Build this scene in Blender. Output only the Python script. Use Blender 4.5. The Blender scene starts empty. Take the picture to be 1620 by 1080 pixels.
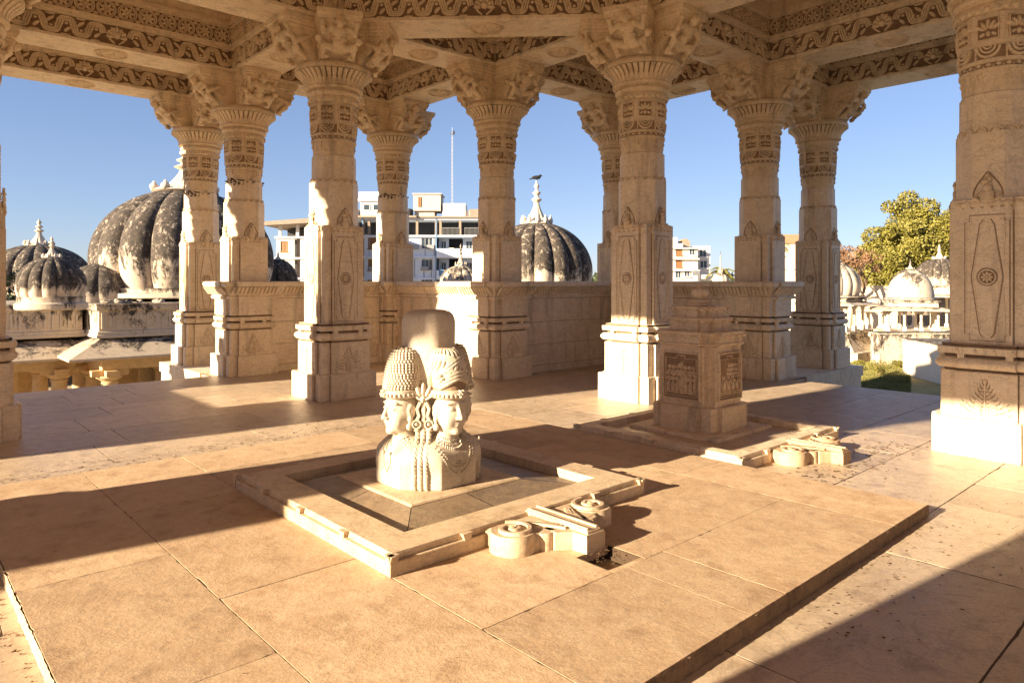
import bpy, bmesh, math, random
import numpy as np
from mathutils import Vector, Matrix
random.seed(7); R = math.radians; PI = math.pi
scene = bpy.context.scene
# ------------------------------------------------------------------ camera, sky, sun, exposure
EYE = 1.70; YAW = R(-42.3); F = 1110.0
cam_d = bpy.data.cameras.new('camera'); cam = bpy.data.objects.new('camera', cam_d)
scene.collection.objects.link(cam); scene.camera = cam
cam.location = (0, 0, EYE); cam.rotation_euler = (R(90), 0, YAW)
cam_d.lens = F / 1620 * 36; cam_d.sensor_width = 36; cam_d.shift_y = -95 / 1620
cam_d.clip_start = 0.05; cam_d.clip_end = 4000
SUN_EL = 16.5; SUN_AZ = (-0.991, 0.135)          # direction towards the sun on the ground plan
world = bpy.data.worlds.new('World'); scene.world = world; world.use_nodes = True
wn = world.node_tree; bg = wn.nodes['Background']
sky = wn.nodes.new('ShaderNodeTexSky'); sky.sky_type = 'NISHITA'; sky.sun_disc = False
sky.sun_elevation = R(SUN_EL); sky.sun_rotation = math.atan2(SUN_AZ[0], SUN_AZ[1])
sky.air_density = 0.9; sky.dust_density = 0.35; sky.ozone_density = 2.6; sky.altitude = 800
hs = wn.nodes.new('ShaderNodeGamma'); hs.inputs[1].default_value = .66
tn = wn.nodes.new('ShaderNodeMix'); tn.data_type = 'RGBA'; tn.blend_type = 'MULTIPLY'; tn.inputs[0].default_value = 1; tn.inputs[7].default_value = (.78, .81, .98, 1)
wn.links.new(sky.outputs[0], hs.inputs[0]); wn.links.new(hs.outputs[0], tn.inputs[6]); wn.links.new(tn.outputs[2], bg.inputs[0]); bg.inputs[1].default_value = 0.064
sl = bpy.data.lights.new('sun', 'SUN'); sl.energy = 4.05; sl.angle = R(0.5); sl.color = (1.0, 0.81, 0.56)
sun = bpy.data.objects.new('sun', sl); scene.collection.objects.link(sun); sun.location = (-20, 8, 30)
_d = Vector((SUN_AZ[0], SUN_AZ[1], 0)).normalized() * math.cos(R(SUN_EL)); _d.z = math.sin(R(SUN_EL))
sun.rotation_euler = _d.to_track_quat('Z', 'Y').to_euler()
scene.view_settings.view_transform = 'Standard'; scene.view_settings.look = 'None'
scene.view_settings.exposure = 2.22; scene.view_settings.gamma = 1
scene.cycles.max_bounces = 10; scene.cycles.diffuse_bounces = 8; scene.cycles.glossy_bounces = 3
scene.cycles.sample_clamp_indirect = 6
try: scene.cycles.use_denoising = True
except Exception: pass

# ------------------------------------------------------------------ helpers
CY, SY = math.cos(-YAW), math.sin(-YAW)
def cw(X, Z):                     # camera-side ground coordinates (right, forward) -> world x, y
    return (X * CY + Z * SY, -X * SY + Z * CY)
def at(u, Z): return cw((u - 810) / F * Z, Z)
def zat(v, Z): return EYE + (445 - v) * Z / F
COL = scene.collection
class MB:
    def __init__(s): s.v = []; s.f = []
    def add(s, vs, fs):
        n = len(s.v); s.v += [tuple(map(float, p)) for p in vs]; s.f += [tuple(i + n for i in f) for f in fs]
    def merge(s, o, M=None):
        vs = o.v if M is None else [tuple(M @ Vector(p)) for p in o.v]
        n = len(s.v); s.v += vs; s.f += [tuple(i + n for i in f) for f in o.f]; return s
    def box(s, x0, x1, y0, y1, z0, z1):
        s.add([(x0,y0,z0),(x1,y0,z0),(x1,y1,z0),(x0,y1,z0),(x0,y0,z1),(x1,y0,z1),(x1,y1,z1),(x0,y1,z1)],
              [(3,2,1,0),(4,5,6,7),(0,1,5,4),(1,2,6,5),(2,3,7,6),(3,0,4,7)])
    def loft(s, loops, cap0=True, cap1=True):
        n = len(loops[0]); vs = [p for l in loops for p in l]; fs = []
        for k in range(len(loops) - 1):
            for i in range(n):
                j = (i + 1) % n; fs.append((k*n+i, k*n+j, (k+1)*n+j, (k+1)*n+i))
        if cap0: fs.append(tuple(range(n))[::-1])
        if cap1: fs.append(tuple((len(loops)-1)*n + i for i in range(n)))
        s.add(vs, fs)
    def lathe(s, prof, seg=32, c=(0,0), ph=0.0, cap0=True, cap1=True):
        s.loft([[(c[0]+r*math.cos(ph+2*PI*i/seg), c[1]+r*math.sin(ph+2*PI*i/seg), z) for i in range(seg)] for r, z in prof], cap0, cap1)
    def tube(s, pts, rad, seg=8, cap=True):
        loops = []; P = [Vector(p) for p in pts]
        if not hasattr(rad, '__len__'): rad = [rad]*len(P)
        up = Vector((0.13, 0.21, 1)).normalized(); prev = None
        for i, p in enumerate(P):
            d = (P[min(i+1, len(P)-1)] - P[max(i-1, 0)])
            if d.length < 1e-9: d = Vector((0,0,1))
            d.normalize()
            if prev is None:
                a = d.cross(up)
                if a.length < 1e-3: a = d.cross(Vector((1,0,0)))
            else: a = prev - d * prev.dot(d)
            a.normalize(); prev = a; b = d.cross(a)
            loops.append([tuple(p + (a*math.cos(2*PI*k/seg) + b*math.sin(2*PI*k/seg))*rad[i]) for k in range(seg)])
        s.loft(loops, cap, cap)
    def ball(s, c, r, n=6, m=4):
        if not hasattr(r, '__len__'): r = (r, r, r)
        vs = [(c[0], c[1], c[2]-r[2])]; fs = []
        for j in range(1, m):
            t = -PI/2 + PI*j/m
            for i in range(n):
                a = 2*PI*i/n + (j % 2)*PI/n
                vs.append((c[0]+r[0]*math.cos(t)*math.cos(a), c[1]+r[1]*math.cos(t)*math.sin(a), c[2]+r[2]*math.sin(t)))
        vs.append((c[0], c[1], c[2]+r[2])); T = len(vs)-1
        for i in range(n):
            k = (i+1) % n; fs.append((0, 1+k, 1+i)); fs.append((T, 1+(m-2)*n+i, 1+(m-2)*n+k))
            for j in range(m-2): fs.append((1+j*n+i, 1+j*n+k, 1+(j+1)*n+k, 1+(j+1)*n+i))
        s.add(vs, fs)
    def ribbon(s, pts, mp, w, d, closed=False):
        n = len(pts); L = []
        for i in range(n):
            if closed: p0, p1 = pts[(i-1) % n], pts[(i+1) % n]
            else: p0, p1 = pts[max(i-1,0)], pts[min(i+1,n-1)]
            dx, dy = p1[0]-p0[0], p1[1]-p0[1]; l = math.hypot(dx, dy) or 1; nx, ny = -dy/l, dx/l
            ww = w[i] if hasattr(w, '__len__') else w
            x, y = pts[i]
            L.append([mp(x+nx*ww/2, y+ny*ww/2, -.002), mp(x+nx*ww*.34, y+ny*ww*.34, d), mp(x-nx*ww*.34, y-ny*ww*.34, d), mp(x-nx*ww/2, y-ny*ww/2, -.002)])
        vs = [p for l in L for p in l]; fs = []
        for i in range(n if closed else n-1):
            j = (i+1) % n
            for k in range(3): fs.append((i*4+k, i*4+k+1, j*4+k+1, j*4+k)[::-1])
        if not closed: fs += [(0,1,2,3), ((n-1)*4+3, (n-1)*4+2, (n-1)*4+1, (n-1)*4)]
        s.add(vs, fs)
    def blob(s, cx, cy, rx, ry, mp, d, rot=0, n=10, pointy=0.0):
        c, sn = math.cos(rot), math.sin(rot); vs = []; fs = []
        for (k, h) in ((1, -.002), (.72, .72*d), (.3, d)):
            for i in range(n):
                a = 2*PI*i/n; x = rx*k*math.cos(a); y = ry*k*math.sin(a)*(1-pointy*max(0, math.cos(a))**2)
                vs.append(mp(cx+x*c-y*sn, cy+x*sn+y*c, h))
        vs.append(mp(cx, cy, d*1.03))
        for r in range(2):
            for i in range(n): j = (i+1) % n; fs.append((r*n+i, r*n+j, (r+1)*n+j, (r+1)*n+i))
        for i in range(n): fs.append((2*n+i, 2*n+(i+1) % n, 3*n))
        s.add(vs, fs)
    def flower(s, cx, cy, r, mp, d, petals=6, rot=0):
        for k in range(petals):
            a = rot+2*PI*k/petals
            s.blob(cx+.6*r*math.cos(a), cy+.6*r*math.sin(a), r*.42, r*.25, mp, d*.8, a, 8)
        s.blob(cx, cy, r*.26, r*.26, mp, d, 0, 8)
    def mesh(s, name, bevel=0, smooth=None):
        me = bpy.data.meshes.new(name); me.from_pydata(s.v, [], s.f); 
        if bevel:
            bm = bmesh.new(); bm.from_mesh(me); bmesh.ops.remove_doubles(bm, verts=bm.verts, dist=1e-5)
            bmesh.ops.recalc_face_normals(bm, faces=bm.faces)
            es = [e for e in bm.edges if len(e.link_faces) == 2 and e.calc_face_angle(0) > R(28)]
            bmesh.ops.bevel(bm, geom=es, offset=bevel, segments=2, profile=.6, affect='EDGES', clamp_overlap=True)
            bm.to_mesh(me); bm.free()
        me.update()
        if smooth is not None:
            me.shade_smooth(); me.set_sharp_from_angle(angle=R(smooth))
        return me
    def build(s, name, mat, parent=None, bevel=0, smooth=None, loc=None, rz=0):
        return link(name, s.mesh(name, bevel, smooth), mat, parent, loc, rz)
def link(name, me, mat, parent=None, loc=None, rz=0):
    o = bpy.data.objects.new(name, me); COL.objects.link(o)
    if mat and not me.materials: me.materials.append(mat)
    if loc is not None: o.location = loc
    o.rotation_euler.z = rz
    if parent: o.parent = parent
    return o
def tag(o, label=None, cat=None, group=None, kind=None):
    if label: o['label'] = label
    if cat: o['category'] = cat
    if group: o['group'] = group
    if kind: o['kind'] = kind
    return o
def empty(name, loc, rz=0, label=None, cat=None, group=None):
    o = bpy.data.objects.new(name, None); COL.objects.link(o); o.location = loc; o.rotation_euler.z = rz
    o.empty_display_size = .2
    return tag(o, label, cat, group)
def copy_tree(o, parent=None):
    c = o.copy(); COL.objects.link(c); c.parent = parent
    for ch in list(o.children): copy_tree(ch, c)
    return c
def pmap(o, r, u, n):
    o, r, u, n = Vector(o), Vector(r), Vector(u), Vector(n)
    return lambda s, t, h: tuple(o + r*s + u*t + n*h)
def cmap(rf, z0=0, c=(0,0)):       # cylinder: s is the angle, t the height
    def m(s, t, h):
        r = (rf(t) if callable(rf) else rf) + h
        return (c[0]+r*math.cos(s), c[1]+r*math.sin(s), z0+t)
    return m
# ---- implicit surfaces meshed with surface nets
def sdf_mesh(fn, lo, hi, h):
    n = [int(math.ceil((hi[i]-lo[i])/h))+1 for i in range(3)]
    ax = [np.float32(lo[i]) + np.float32(h)*np.arange(n[i], dtype=np.float32) for i in range(3)]
    X, Y, Z = np.meshgrid(*ax, indexing='ij')
    V = fn(X, Y, Z).astype(np.float32); S = V < 0
    cs = [S[i:n[0]-1+i, j:n[1]-1+j, k:n[2]-1+k] for i in (0,1) for j in (0,1) for k in (0,1)]
    cnt = sum(c.astype(np.int8) for c in cs); act = (cnt > 0) & (cnt < 8)
    idx = -np.ones(act.shape, np.int64); ijk = np.argwhere(act); idx[act] = np.arange(len(ijk))
    pos = np.zeros((len(ijk), 3)); w = np.zeros(len(ijk))
    I, J, K = ijk.T; corners = [(i,j,k) for i in (0,1) for j in (0,1) for k in (0,1)]
    for a in corners:
        for d in range(3):
            if a[d]: continue
            b = list(a); b[d] = 1
            va = V[I+a[0], J+a[1], K+a[2]]; vb = V[I+b[0], J+b[1], K+b[2]]
            m = (va < 0) != (vb < 0); t = np.where(m, va/(va-vb+1e-12), 0)
            p = np.array(a, float)[None].repeat(len(t), 0); p[:, d] += t
            pos += p*m[:, None]; w += m
    pos = (pos/np.maximum(w, 1)[:, None] + ijk)*h + np.array(lo)
    quads = []
    for d in range(3):
        e = [(1,2),(2,0),(0,1)][d]
        sl0 = [slice(1, n[q]-1) for q in range(3)]; sl0[d] = slice(0, n[d]-1)
        sl1 = list(sl0); sl1[d] = slice(1, n[d])
        A = S[tuple(sl0)]; B = S[tuple(sl1)]
        off = np.array([1,1,1]); off[d] = 0
        for (m, flip) in ((A & ~B, False), (~A & B, True)):
            q = np.argwhere(m) + off
            if not len(q): continue
            c = []
            for (da, db) in ((1,1),(0,1),(0,0),(1,0)):
                r = q.copy(); r[:, e[0]] -= da; r[:, e[1]] -= db; c.append(idx[r[:,0], r[:,1], r[:,2]])
            qs = np.stack(c, 1); quads.append(qs[:, ::-1] if flip else qs)
    return pos, np.concatenate(quads)
def sdf_obj_mesh(name, fn, lo, hi, h):
    p, q = sdf_mesh(fn, lo, hi, h); me = bpy.data.meshes.new(name)
    me.from_pydata(p.tolist(), [], q.tolist()); me.shade_smooth(); me.update(); return me
def s_cap(X,Y,Z,a,b,r1,r2=None):
    r2 = r1 if r2 is None else r2
    ab = [b[i]-a[i] for i in range(3)]; l2 = sum(t*t for t in ab)+1e-9
    t = np.clip(((X-a[0])*ab[0]+(Y-a[1])*ab[1]+(Z-a[2])*ab[2])/l2, 0, 1)
    return np.sqrt((X-a[0]-ab[0]*t)**2+(Y-a[1]-ab[1]*t)**2+(Z-a[2]-ab[2]*t)**2) - (r1+(r2-r1)*t)
def s_ell(X,Y,Z,c,r):
    x, y, z = (X-c[0]), (Y-c[1]), (Z-c[2])
    k0 = np.sqrt((x/r[0])**2+(y/r[1])**2+(z/r[2])**2); k1 = np.sqrt((x/r[0]**2)**2+(y/r[1]**2)**2+(z/r[2]**2)**2)+1e-6
    return k0*(k0-1)/k1
def s_min(a, b, k):
    h = np.clip(.5+.5*(b-a)/k, 0, 1); return b+(a-b)*h - k*h*(1-h)
def s_max(a, b, k): return -s_min(-a, -b, k)

# ------------------------------------------------------------------ materials
def mat_new(name):
    m = bpy.data.materials.new(name); m.use_nodes = True; nt = m.node_tree; b = nt.nodes['Principled BSDF']
    return m, nt, b
def N(nt, t, **k):
    n = nt.nodes.new(t)
    for a, v in k.items():
        if a in n.inputs: n.inputs[a].default_value = v
        else: setattr(n, a, v)
    return n
def noise(nt, co, scale, detail=6, rough=.6, dist=0):
    n = nt.nodes.new('ShaderNodeTexNoise'); n.inputs['Scale'].default_value = scale; n.inputs['Detail'].default_value = detail
    n.inputs['Roughness'].default_value = rough; n.inputs['Distortion'].default_value = dist
    nt.links.new(co, n.inputs['Vector']); return n.outputs['Fac']
def ramp(nt, fac, stops):
    r = nt.nodes.new('ShaderNodeValToRGB'); e = r.color_ramp.elements
    while len(e) < len(stops): e.new(.5)
    for i, (p, c) in enumerate(stops):
        e[i].position = p; e[i].color = (c, c, c, 1) if not hasattr(c, '__len__') else (*c, 1)
    nt.links.new(fac, r.inputs[0]); return r.outputs[0]
def mix(nt, fac, a, b, mode='MIX'):
    m = nt.nodes.new('ShaderNodeMix'); m.data_type = 'RGBA'; m.blend_type = mode
    for (s, v) in ((m.inputs[0], fac), (m.inputs[6], a), (m.inputs[7], b)):
        if hasattr(v, 'links') or hasattr(v, 'is_linked'): nt.links.new(v, s)
        elif hasattr(v, '__len__'): s.default_value = (*v, 1)
        else: s.default_value = v
    return m.outputs[2]
def coords(nt, kind='Object', scale=(1,1,1)):
    if kind == 'World': o = nt.nodes.new('ShaderNodeNewGeometry').outputs['Position']
    else: o = nt.nodes.new('ShaderNodeTexCoord').outputs[kind]
    if scale != (1,1,1):
        mp = nt.nodes.new('ShaderNodeMapping'); mp.inputs['Scale'].default_value = scale
        nt.links.new(o, mp.inputs[0]); o = mp.outputs[0]
    return o
def bump(nt, b, pairs):
    prev = None
    for (h, st, dist) in pairs:
        n = nt.nodes.new('ShaderNodeBump'); n.inputs['Strength'].default_value = st; n.inputs['Distance'].default_value = dist
        nt.links.new(h, n.inputs['Height'])
        if prev: nt.links.new(prev, n.inputs['Normal'])
        prev = n.outputs[0]
    nt.links.new(prev, b.inputs['Normal'])
def stone(name, c1, c2, c3, rough=.6, stain=.5, stain_col=(.10,.06,.03), bst=.25, veins=True, island=0, fine=60, lo=.52, hi=.66):
    m, nt, b = mat_new(name); w = coords(nt, 'World')
    n1 = noise(nt, w, 1.7, 7, .62, .4); n2 = noise(nt, w, 9, 8, .7); n3 = noise(nt, w, fine, 5, .7)
    col = mix(nt, ramp(nt, n1, [(.35, 0), (.65, 1)]), c1, c2)
    col = mix(nt, ramp(nt, n2, [(.45, 0), (.75, .8)]), col, c3)
    if veins:
        wv = coords(nt, 'World', (1, 1, 2.2)); v = noise(nt, wv, 2.3, 9, .6, 1.6)
        vr = ramp(nt, v, [(.475, 0), (.5, .45), (.525, 0)])
        col = mix(nt, vr, col, tuple(x*.55 for x in c2))
    ws = coords(nt, 'World', (3.2, 3.2, .45)); s = noise(nt, ws, 1.3, 8, .68)     # vertical water stains
    sr = ramp(nt, s, [(lo, 0), (hi, stain)]); col = mix(nt, sr, col, stain_col)
    sp = ramp(nt, noise(nt, w, 28, 6, .8), [(.63, 0), (.72, .55*min(1, stain*1.5))]); col = mix(nt, sp, col, stain_col)
    col = mix(nt, 1.0, col, ramp(nt, n3, [(.36, .80), (.56, 1.0)]), 'MULTIPLY')
    if island:
        g = nt.nodes.new('ShaderNodeNewGeometry'); mr = ramp(nt, g.outputs['Random Per Island'], [(0, 1-island), (1, 1)])
        col = mix(nt, 1.0, col, mr, 'MULTIPLY')
    nt.links.new(col, b.inputs['Base Color'])
    rr = ramp(nt, n2, [(.3, rough-.12), (.7, min(1, rough+.15))]); nt.links.new(rr, b.inputs['Roughness'])
    bump(nt, b, [(n2, bst, .02), (n3, bst*.8, .004)])
    return m
MAR = stone('warm_marble', (.82,.69,.52), (.73,.59,.43), (.87,.77,.62), .5, .35)
CARV = stone('carved_marble', (.78,.64,.46), (.69,.54,.37), (.83,.71,.54), .6, .4)
GROOVE = stone('grime_and_shade_in_carving', (.23,.145,.085), (.15,.09,.05), (.31,.20,.12), .8, .2, veins=False)  # carving grime, with recess shade painted into the same dark brown
PINKW = stone('parapet_marble', (.79,.67,.52), (.70,.57,.42), (.83,.73,.59), .5, .4)
STAT = stone('statue_marble', (.62,.54,.43), (.53,.45,.34), (.68,.60,.49), .55, .35, (.30,.19,.10), .2, veins=False)
SAND = stone('sandstone_slab', (.62,.44,.28), (.53,.36,.22), (.69,.52,.35), .75, .35, (.20,.10,.045), .35, veins=False, island=.27, fine=75)
YONI = stone('yoni_stone', (.60,.46,.31), (.52,.38,.24), (.66,.53,.38), .6, .3, bst=.25)
SHR = stone('shrine_stone', (.77,.62,.45), (.67,.52,.36), (.82,.69,.52), .65, .5, bst=.35)
DARKS = stone('dark_slate', (.25,.18,.115), (.18,.13,.085), (.36,.26,.17), .45, .3, bst=.2)
LINE = stone('grime_and_shade_in_lines', (.33,.22,.135), (.25,.16,.095), (.42,.29,.18), .8, .2, veins=False)  # line grime, with shade between raised carving painted in as colour
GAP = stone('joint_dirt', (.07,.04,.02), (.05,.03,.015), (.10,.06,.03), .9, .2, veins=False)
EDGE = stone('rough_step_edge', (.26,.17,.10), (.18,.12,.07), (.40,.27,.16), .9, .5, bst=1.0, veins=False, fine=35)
FLOOR = stone('floor_marble', (.63,.49,.35), (.54,.41,.29), (.69,.56,.42), .42, .35, (.16,.09,.05), .22, island=.2)
def plain(name, c, rough=.7, metal=0, var=.25, sc=6):
    m, nt, b = mat_new(name); w = coords(nt, 'World'); n = noise(nt, w, sc, 6, .65)
    col = mix(nt, ramp(nt, n, [(.35, 0), (.7, 1)]), c, tuple(x*(1-var) for x in c)); nt.links.new(col, b.inputs['Base Color'])
    b.inputs['Roughness'].default_value = rough; b.inputs['Metallic'].default_value = metal
    bump(nt, b, [(n, .15, .02)]); return m
def lichen(name, white, thr=.5, zlo=.1, zhi=.5, brown=(.095,.072,.055)):   # white plaster under black lichen, thicker towards the crown
    m, nt, b = mat_new(name); w = coords(nt, 'World'); g = coords(nt, 'Generated')
    sx = nt.nodes.new('ShaderNodeSeparateXYZ'); nt.links.new(g, sx.inputs[0])
    mr = N(nt, 'ShaderNodeMapRange'); mr.inputs[1].default_value = zlo; mr.inputs[2].default_value = zhi
    mr.inputs[3].default_value = -.13; mr.inputs[4].default_value = .07; nt.links.new(sx.outputs[2], mr.inputs[0])
    ns = noise(nt, coords(nt, 'World', (1.5,1.5,.8)), .9, 14, .82, .5); ad = N(nt, 'ShaderNodeMath', operation='ADD')
    nt.links.new(ns, ad.inputs[0]); nt.links.new(mr.outputs[0], ad.inputs[1])
    k = ramp(nt, ad.outputs[0], [(thr-.035, 0), (thr+.03, 1)])
    fine = noise(nt, w, 7, 10, .8)
    dark = mix(nt, ramp(nt, fine, [(.4, 0), (.66, 1)]), (.022,.017,.014), brown); dark = mix(nt, ramp(nt, noise(nt, coords(nt,'World',(1,1,.6)), 5.5, 10, .85), [(.545, 0), (.60, .85)]), dark, tuple(x*.8 for x in white))
    lt = mix(nt, ramp(nt, fine, [(.35, 0), (.7, 1)]), white, tuple(x*.72 for x in white))
    col = mix(nt, k, lt, dark); nt.links.new(col, b.inputs['Base Color']); b.inputs['Roughness'].default_value = .85
    bump(nt, b, [(fine, .35, .06)]); return m
LICH = lichen('lichen_dome', (.66,.55,.43), .465, .0, .42)
LICH2 = lichen('light_lichen', (.54,.46,.36), .525, .1, .9)
EAVEM = lichen('stained_eave', (.56,.45,.33), .50, -.2, 1.3)
WALLS = lichen('stained_wall', (.62,.52,.40), .515, -.2, 1.3)
WHITE = plain('white_render', (.80,.78,.75), .8)
WHITEW = plain('warm_white_plaster', (.82,.72,.58), .8, var=.15)  # one even warm white
BUILD = plain('painted_wall', (.72,.78,.86), .8, var=.12, sc=1)
DARKV = plain('shade_and_tank_black', (.035,.035,.04), .8)  # black of a roof tank, and shade painted on inner walls
CONC = plain('raw_concrete', (.30,.24,.19), .9, sc=2)
BRICK = plain('brick_wall', (.42,.24,.14), .9)
GLASS = plain('window_glass', (.05,.07,.09), .15)
BLUE = plain('blue_paint', (.12,.24,.42), .6)
WOODM = plain('brown_shutter', (.30,.15,.06), .6)
METAL = plain('grey_metal', (.35,.35,.36), .5, .3)
GRASSM = plain('grass_blade', (.24,.22,.06), .8, var=.5)
EARTH = plain('dry_earth', (.44,.34,.20), .95, var=.45, sc=.6)
BARK = plain('bark', (.20,.13,.08), .9)
LEAF1 = plain('leaf_green', (.24,.215,.035), .6, var=.6, sc=1.2)
LEAF2 = plain('leaf_dark', (.05,.07,.02), .6, var=.5, sc=1.5)
LEAF3 = plain('dry_leaf', (.26,.14,.07), .8, var=.4, sc=2)
BLACK = plain('crow_feather', (.02,.02,.022), .45)
DEB = plain('debris', (.13,.075,.035), .9, var=.6, sc=30)
# ------------------------------------------------------------------ plan of the pavilion (world x, y)
GZ = -3.4                                              # level of the garden
OX, OY = 2.9, 4.13; D1, D2, D3, D4 = 2.20, 5.44, 8.88, 11.22
WB = .38; ZB = 5.45                                    # beam half width, underside of the beams
FE = 8.84                                              # floor edge in the porch openings
# ------------------------------------------------------------------ ground and floor
g = MB(); g.add([(-1500,-1500,GZ),(1500,-1500,GZ),(1500,1500,GZ),(-1500,1500,GZ)], [(0,1,2,3)])
tag(g.build('ground', EARTH), kind='structure')
def hrect(m, x0, x1, y0, y1, z0, z1): m.box(OX+x0, OX+x1, OY+y0, OY+y1, z0, z1)
def rough_slab(mb, x0, x1, y0, y1, z, dep=.05, gap=.004, jit=.0025, seed=None, step=.14, chip=.0):
    rn = random.Random(seed if seed is not None else round(x0*131+y0*717))
    pts = []
    def edge(a, b, nx, ny):
        n = max(2, int(math.dist(a, b)/step))
        for i in range(n):
            t = i/n; j = gap*.5 + abs(rn.gauss(0, jit)) + (.007*rn.random() if i == 0 else 0) + (rn.uniform(.003,.009) if rn.random() < chip else 0)
            pts.append((a[0]+(b[0]-a[0])*t - nx*j, a[1]+(b[1]-a[1])*t - ny*j))
    edge((x0,y0),(x1,y0),0,-1); edge((x1,y0),(x1,y1),1,0); edge((x1,y1),(x0,y1),0,1); edge((x0,y1),(x0,y0),-1,0)
    cx, cy = (x0+x1)/2, (y0+y1)/2; e = .0008
    inn = [(x+(e if x < cx else -e), y+(e if y < cy else -e)) for x, y in pts]
    mb.loft([[(x,y,z-dep) for x,y in pts], [(x,y,z-.0008) for x,y in pts], [(x,y,z) for x,y in inn]], False, True)
def slab_rows(mb, x0, x1, y0, y1, along_x, rh, ll, seed):
    rn = random.Random(seed)
    a0, a1, b0, b1 = (x0,x1,y0,y1) if along_x else (y0,y1,x0,x1)
    nr = max(1, round((b1-b0)/rh)); cuts = [b0+(b1-b0)*i/nr for i in range(nr+1)]
    cuts = [cuts[0]]+[c+rn.uniform(-.1,.1)*rh for c in cuts[1:-1]]+[cuts[-1]]
    for i in range(nr):
        p = a0
        while p < a1-1e-6:
            q = p+ll*rn.uniform(.6, 1.5)
            if a1-q < ll*.5: q = a1
            z = rn.uniform(-.0005, .0005); g = rn.choice([.0015,.003,.005,.008])
            R4 = (p,q,cuts[i],cuts[i+1]) if along_x else (cuts[i],cuts[i+1],p,q)
            rough_slab(mb, *R4, z, .03, g, .0016, rn.random(), .07, .06); p = q
fl = MB(); E5 = D3+.5; W1 = 1.6; W5 = 5.88; E = []
for (x0,x1,y0,y1,ax) in ((-FE,FE,-W1,W1,True), (-E5,E5,W1,W5,True), (-E5,E5,-W5,-W1,True),
                         (-FE+7.15,FE-7.15,W5,FE,True), (-FE+7.15,FE-7.15,-FE,-W5,True)):
    slab_rows(fl, OX+x0, OX+x1, OY+y0, OY+y1, ax, .82, 1.25, len(E)+3); E.append(0)
for sx in (1,-1):
    for sy in (1,-1):
        slab_rows(fl, *sorted((OX+sx*1.6, OX+sx*W5)), *sorted((OY+sy*W5, OY+sy*E5)), True, .8, 1.2, len(E)+3); E.append(0)
tag(fl.build('floor', FLOOR), kind='structure')
fb = MB()
hrect(fb, -FE+.003, FE-.003, -W1, W1, GZ-.05, -.02); hrect(fb, -E5, E5, W1, W5, GZ-.05, -.02); hrect(fb, -E5, E5, -W5, -W1, GZ-.05, -.02)
for s in (1,-1):
    a, b = sorted((s*W5, s*(FE-.003))); hrect(fb, -W1, W1, a, b, GZ-.05, -.021)
    for sx in (1,-1):
        c, d = sorted((sx*W1, sx*W5)); a2, b2 = sorted((s*W5, s*E5)); hrect(fb, c, d, a2, b2, GZ-.05, -.02)
tag(fb.build('terrace_base', FLOOR), kind='structure')
gr = MB()
hrect(gr, -FE+.02, FE-.02, -W1, W1, -.0195, -.0015); hrect(gr, -E5+.02, E5-.02, W1, W5, -.0195, -.0015); hrect(gr, -E5+.02, E5-.02, -W5, -W1, -.0195, -.0015)
for s in (1,-1):
    a, b = sorted((s*W5, s*(FE-.02))); hrect(gr, -W1, W1, a, b, -.0195, -.0015)
    for sx in (1,-1):
        c, d = sorted((sx*W1, sx*W5)); a2, b2 = sorted((s*W5, s*(E5-.02))); hrect(gr, c, d, a2, b2, -.0195, -.0015)
tag(gr.build('floor_joints', GAP), kind='structure')
ck = MB()                                              # cheek walls that carry the outermost columns
for s in (1,-1):
    for sx in (1,-1):
        a, b = sorted((s*(E5+.003), s*(D4+.62))); c, d = sorted((sx*(D1-.6), sx*(D1+.6)))
        hrect(ck, c, d, a, b, GZ-.05, -.20); hrect(ck, c-.03, d+.03, a-.0 if s<0 else a, b+.03 if s>0 else b, -.195, -.0)
        hrect(ck, a, b, c, d, GZ-.05, -.20); hrect(ck, a, b+.03, c-.03, d+.03, -.195, -.0)
        for k in range(14):                            # small lotus leaves hanging below the edge slab
            t = D1-.56+k*.085
            for (px, py, ax) in ((sx*t, s*(D4+.62), 0), (s*(D4+.62), sx*t, 1)):
                if ax == 0: ck.box(OX+px-.028, OX+px+.028, OY+py-.0 if s>0 else OY+py-.02, OY+py+.02 if s>0 else OY+py, -.30, -.205)
                else: ck.box(OX+px if s>0 else OX+px-.02, OX+px+.02 if s>0 else OX+px, OY+py-.028, OY+py+.028, -.30, -.205)
tag(ck.build('stair_cheeks', PINKW, bevel=.008), kind='structure')
st = MB()
for i in range(16):
    a = FE+.004+.32*i; z = -.2*(i+1)
    for s in (1,-1):
        y0, y1 = sorted((s*a, s*(a+.318))); hrect(st, -(D1-.64), D1-.64, y0, y1, GZ-.02, z); hrect(st, y0, y1, -(D1-.64), D1-.64, GZ-.02, z)
tag(st.build('stairs', FLOOR), kind='structure')

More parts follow.
